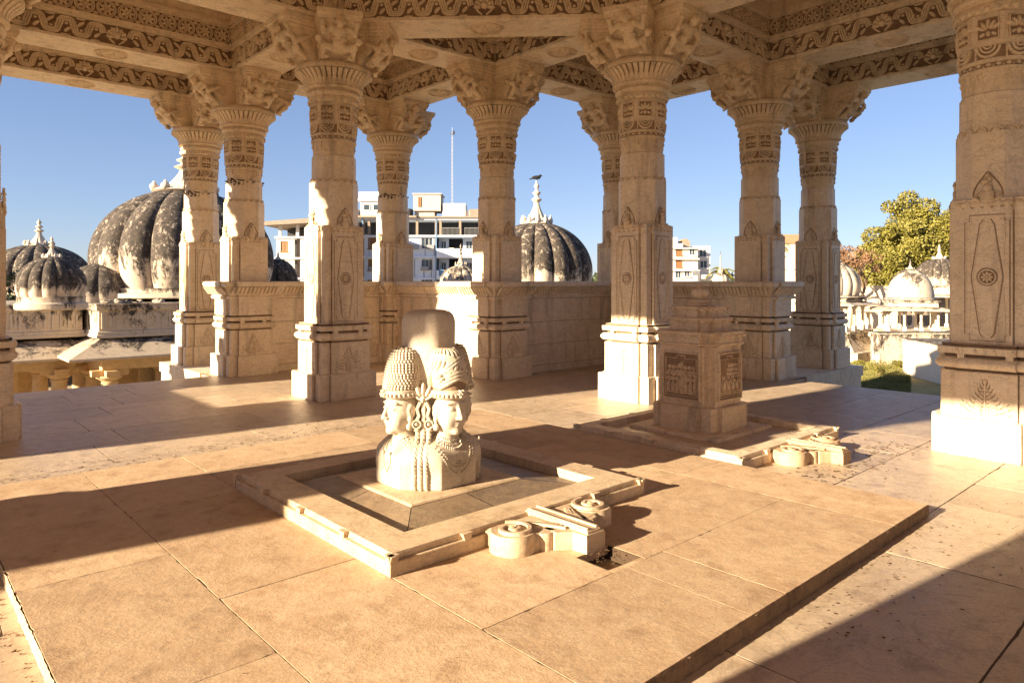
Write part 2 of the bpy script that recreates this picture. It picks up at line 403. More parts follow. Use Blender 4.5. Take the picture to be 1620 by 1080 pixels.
# raised platform: irregular sandstone slabs, one step above the floor
PH = .086; PX0, PX1, PY0, PY1 = .543, 5.65, 1.73, 6.84
pf = MB()
for i, (x0,x1,y0,y1,gp) in enumerate([(PX0,1.3,PY0,2.95,.002),(PX0,1.3,2.95,4.43,.002),(PX0,1.3,4.43,PY1,.002),
    (1.3,2.09,PY0,3.64,.005),(1.3,2.09,3.64,5.42,.005),(1.3,2.09,5.42,6.13,.005),(1.3,2.09,6.13,PY1,.004),
    (2.09,3.15,PY0,2.5,.003),(3.15,3.5,PY0,2.5,.0012),(3.5,5.0,PY0,2.5,.001),(5.0,PX1,PY0,3.4,.0014),(5.0,PX1,3.4,PY1,.001),
    (2.09,3.04,2.5,3.3,.004),(3.33,5.0,2.5,3.3,.0015),(2.09,3.5,3.3,6.13,.002),(3.5,5.0,3.3,4.9,.001),(3.5,5.0,4.9,6.13,.001),(2.09,3.7,6.13,PY1,.003),(3.7,5.0,6.13,PY1,.002)]):
    rough_slab(pf, x0, x1, y0, y1, PH+random.uniform(-.0004,.0004), .05, gp, .0007, i*5+1, .035, .05)
rough_slab(pf, 3.037, 3.333, 2.78, 3.3, PH-.001, .05, .0008, .002, 91); rough_slab(pf, 3.037, 3.333, 2.49, 2.54, PH-.001, .05, .0005, .002, 92)
tag(pf.build('platform', SAND), kind='structure')
pe = MB(); e = .012
for (x0,x1,y0,y1) in ((PX0+e,3.05,PY0+e,PY1-e),(3.32,PX1-e,PY0+e,PY1-e),(3.05,3.32,PY0+e,2.53),(3.05,3.32,2.79,PY1-e)):
    pe.box(x0,x1,y0,y1,.004,PH-.0022)
tag(pe.build('platform_core', GAP), kind='structure')
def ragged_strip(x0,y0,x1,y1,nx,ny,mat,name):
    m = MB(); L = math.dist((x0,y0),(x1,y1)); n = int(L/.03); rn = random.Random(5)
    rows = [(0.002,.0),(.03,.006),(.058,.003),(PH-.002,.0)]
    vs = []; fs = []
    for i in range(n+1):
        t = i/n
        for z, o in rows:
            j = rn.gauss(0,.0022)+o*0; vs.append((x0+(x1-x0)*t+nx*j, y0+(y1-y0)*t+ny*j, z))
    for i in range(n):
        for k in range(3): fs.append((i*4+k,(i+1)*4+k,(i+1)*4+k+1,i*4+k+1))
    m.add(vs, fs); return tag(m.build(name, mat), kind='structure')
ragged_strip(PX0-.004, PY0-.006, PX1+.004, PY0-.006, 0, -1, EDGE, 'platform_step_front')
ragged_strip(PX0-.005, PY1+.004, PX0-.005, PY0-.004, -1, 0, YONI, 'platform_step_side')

# ------------------------------------------------------------------ column meshes (shared by every copy)
def cross(h, z, d=.045, pw=None):
    pw = h*.60 if pw is None else pw; c = h-d; q = [(-pw,-h),(pw,-h),(pw,-c),(c,-c),(c,-pw)]; out = []
    for k in range(4):
        cs, sn = ((1,0),(0,1),(-1,0),(0,-1))[k]; out += [(x*cs-y*sn, x*sn+y*cs, z) for x, y in q]
    return out
def faces4(h, z0, w=0):                                # mapping onto each of the four projecting panels
    for k in range(4):
        a = k*PI/2; n = (math.sin(a), -math.cos(a), 0); r = (math.cos(a), math.sin(a), 0)
        yield pmap((n[0]*h, n[1]*h, z0), r, (0,0,1), n)
m = MB(); m.loft([cross(.50,.0), cross(.50,.36), cross(.49,.37)]); ME_plinth = m.mesh('plinth', .006)
m = MB(); g = MB(); m.loft([cross(.43,.37), cross(.43,.815), cross(.425,.82)])
for mp in faces4(.43, .37):
    ml = lambda s, t, h, mp=mp: mp(s, t, max(h,0)*.3+.001)
    for i in range(8):
        t = i/7; y = .05+.27*t; wd = .155*(1-t)+.02
        for s in (-1,1): g.ribbon([(s*.012,y-.012),(s*wd*.45,y+.004),(s*wd*.85,y+.03),(s*wd,y+.062)], ml, [.006,.011,.010,.004], .006)
    for s in (-1,1):
        for i in range(3): g.ribbon([(s*(.185-.01*i),.04+.05*i),(s*(.215-.01*i),.07+.05*i)], ml, .008, .006)
    for i in range(9):                                 # palmette: paired leaves on a stem
        t = i/8; y = .06+.26*t; wd = .115*(1-t)+.012
        for s in (-1,1): m.blob(s*wd*.55, y, wd*.6, .017, mp, .013, s*.85 if s > 0 else PI-.85, 8)
    m.ribbon([(0,.03),(0,.36)], mp, .018, .014); m.blob(0,.365,.02,.03,mp,.014)
    for s in (-1,1):
        for i in range(3): m.blob(s*(.19-.012*i), .06+.045*i, .028-.006*i, .014, mp, .01, 1.2*s if s>0 else PI-1.2, 8)
ME_base = m.mesh('base_block', smooth=35); ME_baseg = g.mesh('palmette_ground')
m = MB()
prof = [(h+.035, z) for h, z in [(.365,.82),(.365,.845),(.405,.85),(.428,.875),(.436,.90),(.428,.925),(.405,.95),(.36,.955),(.36,.985),(.415,.99),(.42,1.055),(.38,1.06),(.38,1.09),(.33,1.093)]]
m.loft([cross(h, z, .04, .25) for h, z in prof])
for mp in faces4(.455, 1.02):
    for s in (-.23,-.08,.08,.23): m.blob(s, .0, .018, .03, mp, .012, 0, 8)
for k in range(4):                                     # small studs between the two mouldings
    a = k*PI/2
    for s in (-.2, .2):
        x, y = s, -.42; m.box(*sorted((x*math.cos(a)-y*math.sin(a)-.03, x*math.cos(a)-y*math.sin(a)+.03)), x*math.sin(a)+y*math.cos(a)-.03, x*math.sin(a)+y*math.cos(a)+.03, .95, .99)
ME_mould = m.mesh('base_moulding', smooth=40)
m = MB()
for h, z0, z1 in ((.402,.823,.843),(.397,.957,.984),(.417,1.062,1.088)): m.loft([cross(h,z0,.04,.25),cross(h,z1,.04,.25)], False, False)  # dark bands paint shade into the moulding recesses
def crease(m, h, pw, c, z0, z1, w=.007):
    for k in range(4):
        cs, sn = ((1,0),(0,1),(-1,0),(0,-1))[k]
        for (x, y, dx, dy) in ((pw,-c,1,-1),(c,-pw,1,-1)):
            P = [(x,y-.0012),(x+w,y-.0012),(x+w,y-.002),(x+.0012,y-w),(x,y-w)] if y == -c else [(x+.0012,y),(x+.0012,y-w),(x+.002,y-w),(x+w,y-.0012),(x+w,y)]
            for (xa, ya, xb, yb) in ((x+.0012,y-w,x+.0012,y),(x,y-.0012,x+w,y-.0012)) if y == -c else ((x+.0012,y-w,x+.0012,y),(x,y-.0012,x+w,y-.0012)):
                q = [(xa*cs-ya*sn, xa*sn+ya*cs), (xb*cs-yb*sn, xb*sn+yb*cs)]
                m.add([(*q[0],z0),(*q[1],z0),(*q[1],z1),(*q[0],z1)], [(0,1,2,3)])
crease(m, .50, .30, .455, .003, .365); crease(m, .43, .258, .385, .375, .815); crease(m, .362, .205, .317, 1.095, 2.38)
ME_mj = m.mesh('moulding_grime_shade')
HL = .362
m = MB(); m.loft([cross(HL,1.093,.045,.205), cross(HL,2.50,.045,.205), cross(HL-.01,2.51,.045,.195)])
ME_shaft_plain = m.mesh('lower_shaft', .004)
g = MB()
for mp in faces4(HL, 1.093):
    L, T = .175, 1.30
    ml = lambda s, t, h, mp=mp: mp(s, t, max(h,0)*.18+.001)
    g.ribbon([(-L-.012,.09),(-L-.012,T-.11),(-L+.028,T-.11),(-L+.028,T-.048),(L-.028,T-.048),(L-.028,T-.11),(L+.012,T-.11),(L+.012,.09),(L-.028,.09),(L-.028,.03),(-L+.028,.03),(-L+.028,.09)], ml, .009, .006, True)
    for s in (-1,1): g.ribbon([(s*.032,.06),(s*.062,.10),(s*.133,T/2),(s*.062,T-.14),(s*.032,T-.09)], ml, .010, .006)
    g.ribbon([(.085*math.cos(a*PI/8), T/2+.085*math.sin(a*PI/8)) for a in range(16)], ml, .010, .006, True); g.blob(0, T/2, .064, .064, ml, .006)
    m.ribbon([(-L,.10),(-L,T-.12),(-L+.04,T-.12),(-L+.04,T-.06),(L-.04,T-.06),(L-.04,T-.12),(L,T-.12),(L,.10),(L-.04,.10),(L-.04,.04),(-L+.04,.04),(-L+.04,.10)], mp, .014, .009, True)
    for s in (-1,1):
        m.ribbon([(s*.02,.06),(s*.05,.10),(s*.12,T/2),(s*.05,T-.14),(s*.02,T-.09)], mp, .012, .009)
        m.ribbon([(s*.13,.07),(s*.15,.13),(s*.135,T/2-.1)], mp, .010, .007); m.ribbon([(s*.13,T-.07),(s*.15,T-.16),(s*.135,T/2+.1)], mp, .010, .007)
    m.ribbon([(.072*math.cos(a*PI/8), .0+T/2+.072*math.sin(a*PI/8)) for a in range(16)], mp, .014, .013, True)
    m.flower(0, T/2, .055, mp, .018, 8)
ME_shaft = m.mesh('lower_shaft', smooth=30); ME_lines = g.mesh('engraved_lines')
m = MB()                                               # crest: zigzag leaves and a curled finial on every side
for mp in faces4(HL, 2.40):
    for i in range(-2,3): m.blob(i*.085, .055, .042, .05, mp, .016, PI/2, 8, .3)
    m.blob(0,.13,.085,.06,mp,.03,PI/2,10); m.blob(0,.205,.055,.04,mp,.03,PI/2,10); m.blob(-.02,.265,.035,.028,mp,.03,.4,8); m.blob(.022,.295,.03,.022,mp,.026,2.2,8); m.blob(0,.325,.016,.016,mp,.024)
    for s in (-1,1): m.blob(s*.09,.10,.05,.022,mp,.022,.7*s if s>0 else PI-.7,8)
for mp in faces4(HL-.045, 2.40):
    for s in (-1,1): m.blob(s*.24,.055,.036,.05,mp,.014,PI/2,8,.3)
    for s in (-1,1): m.ribbon([(s*.02,.10),(s*.085,.115),(s*.10,.155),(s*.07,.175),(s*.045,.15)], mp, .018, .03)
    m.ribbon([(.0,.20),(.03,.245),(.005,.275),(-.025,.27),(-.03,.25)], mp, .020, .034)
ME_crest = m.mesh('crest', smooth=40)
g = MB()
for mp in faces4(HL, 2.40):
    ml = lambda s, t, h, mp=mp: mp(s, t, max(h,0)*.3+.001)
    g.ribbon([(-.205+.41*i/40, .012+.028*abs(math.sin(PI*(i/40*5)))) for i in range(41)], ml, .010, .006)
for mp in faces4(.329, 2.40):
    ml = lambda s, t, h, mp=mp: mp(s, t, max(h,0)*.3+.001)
    g.ribbon([(.125*math.cos(PI*k/12)*(1-.75*math.sin(PI*k/12)**2), .135+.23*math.sin(PI*k/12)) for k in range(13)], ml, .014, .006)
ME_crestl = g.mesh('crest_outline')
def ngon(n, ap, z, ph=0): r = ap/math.cos(PI/n); return [(r*math.cos(ph+2*PI*i/n), r*math.sin(ph+2*PI*i/n), z) for i in range(n)]
def flute(n, r0, r1, z):
    o = []
    for i in range(n):
        for k, r in ((0,r0),(.5,r1)): a = 2*PI*(i+k)/n+PI/n; o.append((r*math.cos(a), r*math.sin(a), z))
    return o
m = MB(); m.loft([ngon(8,.328,2.505,PI/8), ngon(8,.328,3.15,PI/8), ngon(8,.315,3.16,PI/8)])
m.loft([flute(16,.325,.314,3.10), flute(16,.322,.311,3.535), flute(16,.31,.305,3.545)])
cm = cmap(lambda t: .29, 3.16)
for i in range(16):                                    # scalloped edge
    a = 2*PI*i/16+PI/16; mp = pmap((.312*math.cos(a), .312*math.sin(a), 3.16), (-math.sin(a), math.cos(a), 0), (0,0,1), (math.cos(a), math.sin(a), 0))
    m.blob(0, -.01, .052, .048, mp, .022, 0, 10); m.ribbon([(.054*math.cos(k*PI/6), .05*math.sin(k*PI/6)-.006) for k in range(7)], mp, .012, .027)
ME_upper = m.mesh('upper_shaft', smooth=24)
m = MB()
m.lathe([(.300,3.54),(.303,3.74),(.330,3.745),(.330,3.775),(.316,3.78),(.316,3.825),(.330,3.83),(.330,3.86),(.318,3.865),(.318,3.99),(.322,4.0)], 48)
m.loft([ngon(8,.320,3.995,PI/8), ngon(8,.320,4.30,PI/8), ngon(8,.31,4.31,PI/8)]); g = MB()
g.lathe([(.317,3.781),(.317,3.824)], 48, cap0=False, cap1=False); g.lathe([(.3195,3.868),(.3195,3.985)], 48, cap0=False, cap1=False)  # darker ground paints shade behind the raised ornament
def tang(a, r, z): return pmap((r*math.cos(a), r*math.sin(a), z), (-math.sin(a), math.cos(a), 0), (0,0,1), (math.cos(a), math.sin(a), 0))
for i in range(24): mp = tang(2*PI*i/24, .318, 3.803); m.add([mp(-.025,0,0),mp(0,-.02,.012),mp(.025,0,0),mp(0,.02,.012)], [(0,1,2,3)]); 
for i in range(48): m.ball((.318*math.cos(2*PI*i/48), .318*math.sin(2*PI*i/48), 3.803+.013*(-1)**i), .009, 5, 3)
for i in range(8):
    a = 2*PI*i/8; mp = (lambda s, t, h, a=a: ((.317+h-(.016 if t < -.05 else 0))*math.cos(a+s/.318), (.317+h-(.016 if t < -.05 else 0))*math.sin(a+s/.318), 3.86+t))
    for (r, w, d) in ((.092,.028,.026),(.058,.022,.032),(.028,.018,.036)):
        m.ribbon([(r*math.cos(PI+k*PI/10), .125+r*1.15*math.sin(PI+k*PI/10)) for k in range(11)], mp, w, d)
    m.ribbon([(-.104,.13),(-.104,-.03)], mp, .016, .022); m.ribbon([(-.104,-.08),(-.104,-.16)], mp, .022, .02); m.blob(-.104,-.19,.02,.03,mp,.024)
    m.ribbon([(-.07,-.12),(-.04,-.26),(.04,-.26),(.07,-.12)], mp, .009, .007)
    fm = tang(a, .320, 4.15); g.add([fm(-.095,-.105,.001),fm(.095,-.105,.001),fm(.095,.115,.001),fm(-.095,.115,.001)],[(0,1,2,3)])                           # framed flower square
    m.ribbon([(-.088,-.10),(.088,-.10),(.088,.11),(-.088,.11)], fm, .014, .02, True)
    for k in range(-2,3): m.blob(.036*k, .03+.016*(2-abs(k))-.01, .052, .021, fm, .032, PI/2-k*.5, 8)
    m.blob(0,-.045,.022,.03,fm,.032); m.blob(-.05,-.05,.03,.018,fm,.024,.5); m.blob(.05,-.05,.03,.018,fm,.024,-.5)
ME_band = m.mesh('carved_band', smooth=32); ME_bandg = g.mesh('band_ground')
m = MB()
m.lathe([(.32,4.305),(.345,4.32),(.362,4.34),(.368,4.365),(.362,4.39),(.352,4.40),(.385,4.42),(.395,4.45),(.385,4.475),(.37,4.48),(.37,4.50),(.425,4.515),(.432,4.535),(.42,4.555)], 64)
for i in range(28): mp = tang(2*PI*i/28, .360, 4.35); m.blob(0,-.012,.037,.036,mp,.020,0,8)
for i in range(60): m.ball((.373*math.cos(2*PI*i/60), .373*math.sin(2*PI*i/60), 4.49), .012, 5, 3)
ME_ring = m.mesh('neck_ring', smooth=40)
m = MB()
def cav(t): return .40+.14*(t**2.0)
m.lathe([(cav(t/8), 4.551+.20*t/8) for t in range(9)], 72, cap0=False, cap1=False); ME_cav = m.mesh('flute_ground', smooth=38); m = MB()  # dark ground paints shade into the grooves between flutes
for i in range(40):
    a = 2*PI*i/40; lo_ = [[], []]
    P = [(cav(t/6)+.002, 4.555+.19*t/6) for t in range(7)]; vs = []; fs = []
    for (r, z) in P:
        for (da, dr) in ((-.064,0),(-.050,.020),(.050,.020),(.064,0)): vs.append(((r+dr)*math.cos(a+da), (r+dr)*math.sin(a+da), z))
    for k in range(6):
        for j in range(3): fs.append((k*4+j, k*4+j+1, (k+1)*4+j+1, (k+1)*4+j))
    fs.append((24,25,26,27)); m.add(vs, fs)
ME_flut = m.mesh('fluting', smooth=38)
m = MB(); m.lathe([(.30,4.545),(.42,4.55),(.42,4.60),(.44,4.70),(.50,4.755),(.555,4.757),(.562,4.79),(.555,4.825),(.53,4.85)], 72); ME_abac = m.mesh('abacus', smooth=38)
# bracket arm (y outward) with its crouching figure
m = MB()
def rl(hw, y1, z, y0=0): return [(-hw,y0,z),(hw,y0,z),(hw,y1,z),(-hw,y1,z)]
m.loft([rl(.25,.46,4.852), rl(.255,.52,4.93), rl(.26,.62,5.03), rl(.265,.72,5.13), rl(.27,.80,5.235), rl(.27,.81,5.27), rl(.285,.84,5.285), rl(.285,.845,5.32), rl(.30,.88,5.335), rl(.30,.885,5.365), rl(.31,.91,5.38), rl(.31,.91,5.447)])
for s in (-1,1):                                       # scroll on each cheek
    mp = pmap((s*.262,0,4.85), (0,1,0), (0,0,1), (s,0,0))
    m.ribbon([(.50+.1*math.cos(k*.5)*(1-k/24), .22+.1*math.sin(k*.5)*(1-k/24)) for k in range(18)], mp, .022, .02)
    m.ribbon([(.55,.34),(.66,.37),(.76,.36)], mp, .018, .014)
ME_brac = m.mesh('bracket', smooth=30)
def figure(v):
    r = random.Random(v); k = .032
    a = [r.uniform(-.03,.03) for _ in range(8)]
    def f(X,Y,Z):
        d = s_ell(X,Y,Z,(0,.60,.15),(.085,.085,.075))
        d = s_min(d, s_ell(X,Y,Z,(0,.68,.23),(.095,.09,.085)), k); d = s_min(d, s_ell(X,Y,Z,(0,.78,.32),(.12,.085,.085)), k)
        d = s_min(d, s_cap(X,Y,Z,(0,.80,.36),(0,.85,.41),.04), .02)
        for s in (-1,1):
            e = (s*(.235+a[0]),.79,.27+a[1]); h = ((s*(.225+a[2]), .83,.43) if v < 2 or s > 0 else (s*.13,.84,.22))
            d = s_min(d, s_min(s_cap(X,Y,Z,(s*.11,.80,.36),e,.045,.036), s_cap(X,Y,Z,e,h,.038,.03), .02), .03)
            d = s_min(d, s_ell(X,Y,Z,h,(.045,.045,.028)), .02)
            kn = (s*(.225+a[3]),.70+a[4],.15); ft = (s*(.20+a[5]),.57,.03)
            d = s_min(d, s_min(s_cap(X,Y,Z,(s*.06,.62,.13),kn,.062,.05), s_cap(X,Y,Z,kn,ft,.048,.035), .02), .03)
            d = s_min(d, s_cap(X,Y,Z,ft,(s*.15,.63,.01),.036,.026), .02)
            d = s_min(d, s_cap(X,Y,Z,(s*.27,.56,.30),(s*.275,.74,.22),.03,.05), .03)
        H = (0,.895,.425); hd = s_ell(X,Y,Z,H,(.062,.068,.075)); hd = s_min(hd, s_ell(X,Y,Z,(0,.87,.485),(.05,.05,.04)), .02)
        hd = s_min(hd, s_cap(X,Y,Z,(0,.955,.44),(0,.972,.415),.009,.014), .012); hd = s_min(hd, s_ell(X,Y,Z,(0,.945,.385),(.028,.022,.016)), .015)
        for s in (-1,1):
            hd = s_max(hd, -s_ell(X,Y,Z,(s*.026,.958,.440),(.016,.014,.011)), .008); hd = s_min(hd, s_ell(X,Y,Z,(s*.066,.885,.42),(.014,.022,.03)), .01)
        d = s_min(d, hd, .015)
        lb = np.abs(Z-.235)+0; d = s_min(d, np.maximum(np.sqrt((X*1.0)**2+(Y-.69)**2)-.115, lb-.012), .01)
        return d
    me = sdf_obj_mesh('carved_figure', f, (-.36,.44,-.02), (.36,1.02,.56), .0085)
    for vtx in me.vertices: vtx.co.z += 4.852
    return me
ME_fig = [figure(i) for i in range(3)]
m = MB()                                               # clumps of dry nests and creeper roots
rn = random.Random(3)
for i in range(60):
    a = rn.choice([0,.3,1.4,3.4,3.6,4.0,4.2,5.0])+rn.gauss(0,.22); z = 3.55+rn.gauss(0,.02)-.14*abs(rn.gauss(0,.3)); r = .312+rn.uniform(0,.02)
    m.ball((r*math.cos(a), r*math.sin(a), z), (rn.uniform(.008,.03),)*2+(rn.uniform(.006,.018),), 6, 3)
ME_nest = m.mesh('wasp_nest', smooth=60)

def make_column(plain_shaft=False, nests=False):
    t = empty('carved_column', (0,0,0)); 
    link('plinth', ME_plinth, MAR, t); bb = link('base_block', ME_base, MAR, t); bm_ = link('base_moulding', ME_mould, MAR, t); link('moulding_grime_shade', ME_mj, GROOVE, bm_)
    ls = link('lower_shaft', ME_shaft_plain if plain_shaft else ME_shaft, MAR, t); cr_ = link('crest', ME_crest, CARV, t); link('crest_outline', ME_crestl, LINE, cr_)
    link('upper_shaft', ME_upper, MAR, t); bnd = link('carved_band', ME_band, CARV, t); link('neck_ring', ME_ring, CARV, t); ab = link('abacus', ME_abac, CARV, t)
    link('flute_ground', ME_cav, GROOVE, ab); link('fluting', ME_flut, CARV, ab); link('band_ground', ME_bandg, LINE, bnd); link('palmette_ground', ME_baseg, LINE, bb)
    if not plain_shaft: link('engraved_lines', ME_lines, LINE, ls)
    if nests: link('wasp_nest', ME_nest, DEB, t)
    return t
COLNAMES = {   # (quadrant x, quadrant y, i, j): label
 (1,1,1,2): 'large carved column left of the statue, sunlit stripe down its left side',
 (1,1,2,1): 'large carved marble column directly behind the small stone shrine',
 (-1,1,1,2): 'column cut by the left edge, only its base corner and bit of capital showing',
 (1,-1,2,1): 'nearest carved marble column, cut off by the right edge, on a bright white plinth',
 (1,1,2,2): 'carved column on the parapet corner right of the smooth lingam shaft',
 (1,1,1,3): 'carved column at the left end of the parapet, ends the cornice',
 (1,1,2,3): 'carved column in the inner corner of the parapet with apartment windows either side',
 (1,1,3,2): 'carved column mostly hidden behind the large column next to the shrine',
 (1,1,3,1): 'carved column at the right end of the parapet beside the shrine',
 (1,1,1,4): 'outermost column on the left, in front of the big blackened dome',
 (1,1,4,1): 'outermost carved column on the right, on a leaf-edged slab beside the grass'}
DD = [0, D1, D2, D3, D4]
for sx in (1,-1):
    for sy in (1,-1):
        for (i, j) in ((1,2),(2,1),(2,2),(1,3),(3,1),(2,3),(3,2),(1,4),(4,1)):
            x, y = sx*DD[i], sy*DD[j]; key = (sx,sy,i,j)
            kind = ((i,j) in ((2,2),(1,3),(3,1),(2,3),(3,2)), key in ((1,1,1,3),(1,1,2,3),(1,1,1,4)))
            c = make_column(*kind)
            c.location = (OX+x, OY+y, 0)
            lab = COLNAMES.get(key, 'carved marble column outside the picture, holding up the %s part of the roof' % ('left' if sx < 0 else 'near'))
            tag(c, lab, 'column', 'carved marble columns of the pavilion', 'thing')
            if (i,j) in ((1,2),(2,1)):
                dirs = [(-sx,0),(sx,0),(0,sy),(sx*.7071,-sy*.7071)] if (i,j) == (1,2) else [(0,-sy),(0,sy),(sx,0),(-sx*.7071,sy*.7071)]
                b_ = Vector(dirs[0]).normalized()+Vector(dirs[3]).normalized(); dirs.append(tuple(b_.normalized()))
            elif i == 4 or j == 4 or (i,j) in ((1,3),(3,1)) or (i,j) == (2,2): dirs = [(1,0),(-1,0),(0,1),(0,-1)]
            else: dirs = [(1,0),(-1,0),(0,1),(0,-1)]
            for q, dv in enumerate(dirs):
                a = math.atan2(dv[1], dv[0])-PI/2
                b = link('bracket', ME_brac, CARV, c, rz=a); link('carved_figure', ME_fig[(q+i+j) % 3], CARV, b)
# ------------------------------------------------------------------ parapets
def parapet(x0, y0, x1, y1, label):
    L = math.dist((x0,y0),(x1,y1)); a = math.atan2(y1-y0, x1-x0); t = empty('parapet_wall', (x0,y0,0), a, label, 'wall', 'parapet walls between the outer columns'); tag(t, kind='thing')
    s0, s1 = .44, L-.44; m = MB(); hw = .17
    rn = random.Random(L)
    for (z0, z1, n) in ((0,.13,1),(.13,.52,2),(.52,.94,1),(.94,1.38,2)):
        cuts = [s0]+sorted(s0+(s1-s0)*(k/n+rn.uniform(-.12,.12)) for k in range(1,n))+[s1]; w = hw+(.05 if z0 == 0 else 0)
        for k in range(n): m.box(cuts[k]+.0015, cuts[k+1]-.0015, -w, w, z0+.003, z1-.004)
    wc = m.build('wall_courses', PINKW, t, .003); m = MB(); m.box(s0+.003, s1-.003, -hw+.006, hw-.006, .001, 1.379); m.build('course_joint', GROOVE, wc)
    c = MB(); pr = [(hw-.01,1.38),(hw+.03,1.385),(hw+.04,1.42),(hw+.02,1.45),(hw+.03,1.475),(hw+.11,1.58),(hw+.125,1.60),(hw+.14,1.605),(hw+.15,1.66),(hw+.14,1.69),(hw+.12,1.70)]
    c.loft([[(s0-.02,-w,z),(s1+.02,-w,z),(s1+.02,w,z),(s0-.02,w,z)] for w, z in pr])
    k = s0+.02
    while k < s1:
        for s in (-1,1):
            vs = [(k,s*(hw+.02),1.475),(k+.052,s*(hw+.02),1.475),(k+.062,s*(hw+.127),1.595),(k+.010,s*(hw+.127),1.595),
                  (k+.008,s*(hw+.055),1.468),(k+.044,s*(hw+.055),1.468),(k+.054,s*(hw+.150),1.590),(k+.018,s*(hw+.150),1.590)]
            c.add(vs, [(4,5,6,7),(0,1,5,4),(1,2,6,5),(2,3,7,6),(3,0,4,7)])
        k += .072
    c.build('cornice', PINKW, t, smooth=35)
    return t
def collar(c, label=None):                             # the cornice carried round a column at the wall's height
    m = MB(); h = .46
    m.loft([cross(w, z, .04) for w, z in ((h-.03,1.38),(h+.02,1.385),(h+.03,1.42),(h+.01,1.45),(h+.02,1.475),(h+.10,1.58),(h+.115,1.60),(h+.13,1.605),(h+.14,1.66),(h+.13,1.69),(h+.11,1.70))])
    for q in range(4):
        a = q*PI/2
        for i in range(-6,6):
            k = i*.072+.01; vs = []
            for (x, y, z) in [(k,-(h+.02),1.475),(k+.052,-(h+.02),1.475),(k+.06,-(h+.117),1.595),(k+.008,-(h+.117),1.595),(k+.008,-(h+.05),1.468),(k+.044,-(h+.05),1.468),(k+.052,-(h+.14),1.590),(k+.016,-(h+.14),1.590)]:
                vs.append((x*math.cos(a)-y*math.sin(a), x*math.sin(a)+y*math.cos(a), z))
            m.add(vs, [(4,5,6,7),(0,1,5,4),(1,2,6,5),(2,3,7,6),(3,0,4,7)])
    m.loft([cross(.44,1.09), cross(.44,1.382)])
    return m.mesh('cornice_collar', smooth=35)
ME_coll = collar(None)
for c in [o for o in COL.objects if o.name.startswith('carved_column')]:
    if 'corner' in c.name: continue
    x, y = abs(c.location.x-OX), abs(c.location.y-OY)
    if (round(x,2), round(y,2)) in [(round(a,2),round(b,2)) for a, b in ((D2,D2),(D1,D3),(D3,D1),(D2,D3),(D3,D2))]: link('cornice_collar', ME_coll, PINKW, c)
PL = {(1,1,0): 'parapet wall behind the large left column, running into the inner corner',
      (1,1,1): 'short parapet wall with a sunlit patch, directly behind the lingam shaft',
      (1,1,2): 'shaded parapet wall directly below the dome with the crow',
      (1,1,3): 'parapet wall behind the small shrine, ending at the right parapet column'}
for sx in (1,-1):
    for sy in (1,-1):
        P = [(D1,D3),(D2,D3),(D2,D2),(D3,D2),(D3,D1)]
        for k in range(4):
            (a, b), (c, d) = P[k], P[k+1]
            parapet(OX+sx*a, OY+sy*b, OX+sx*c, OY+sy*d, PL.get((sx,sy,k), 'parapet wall outside the picture, between columns on the %s side' % ('left' if sx < 0 else 'near')))
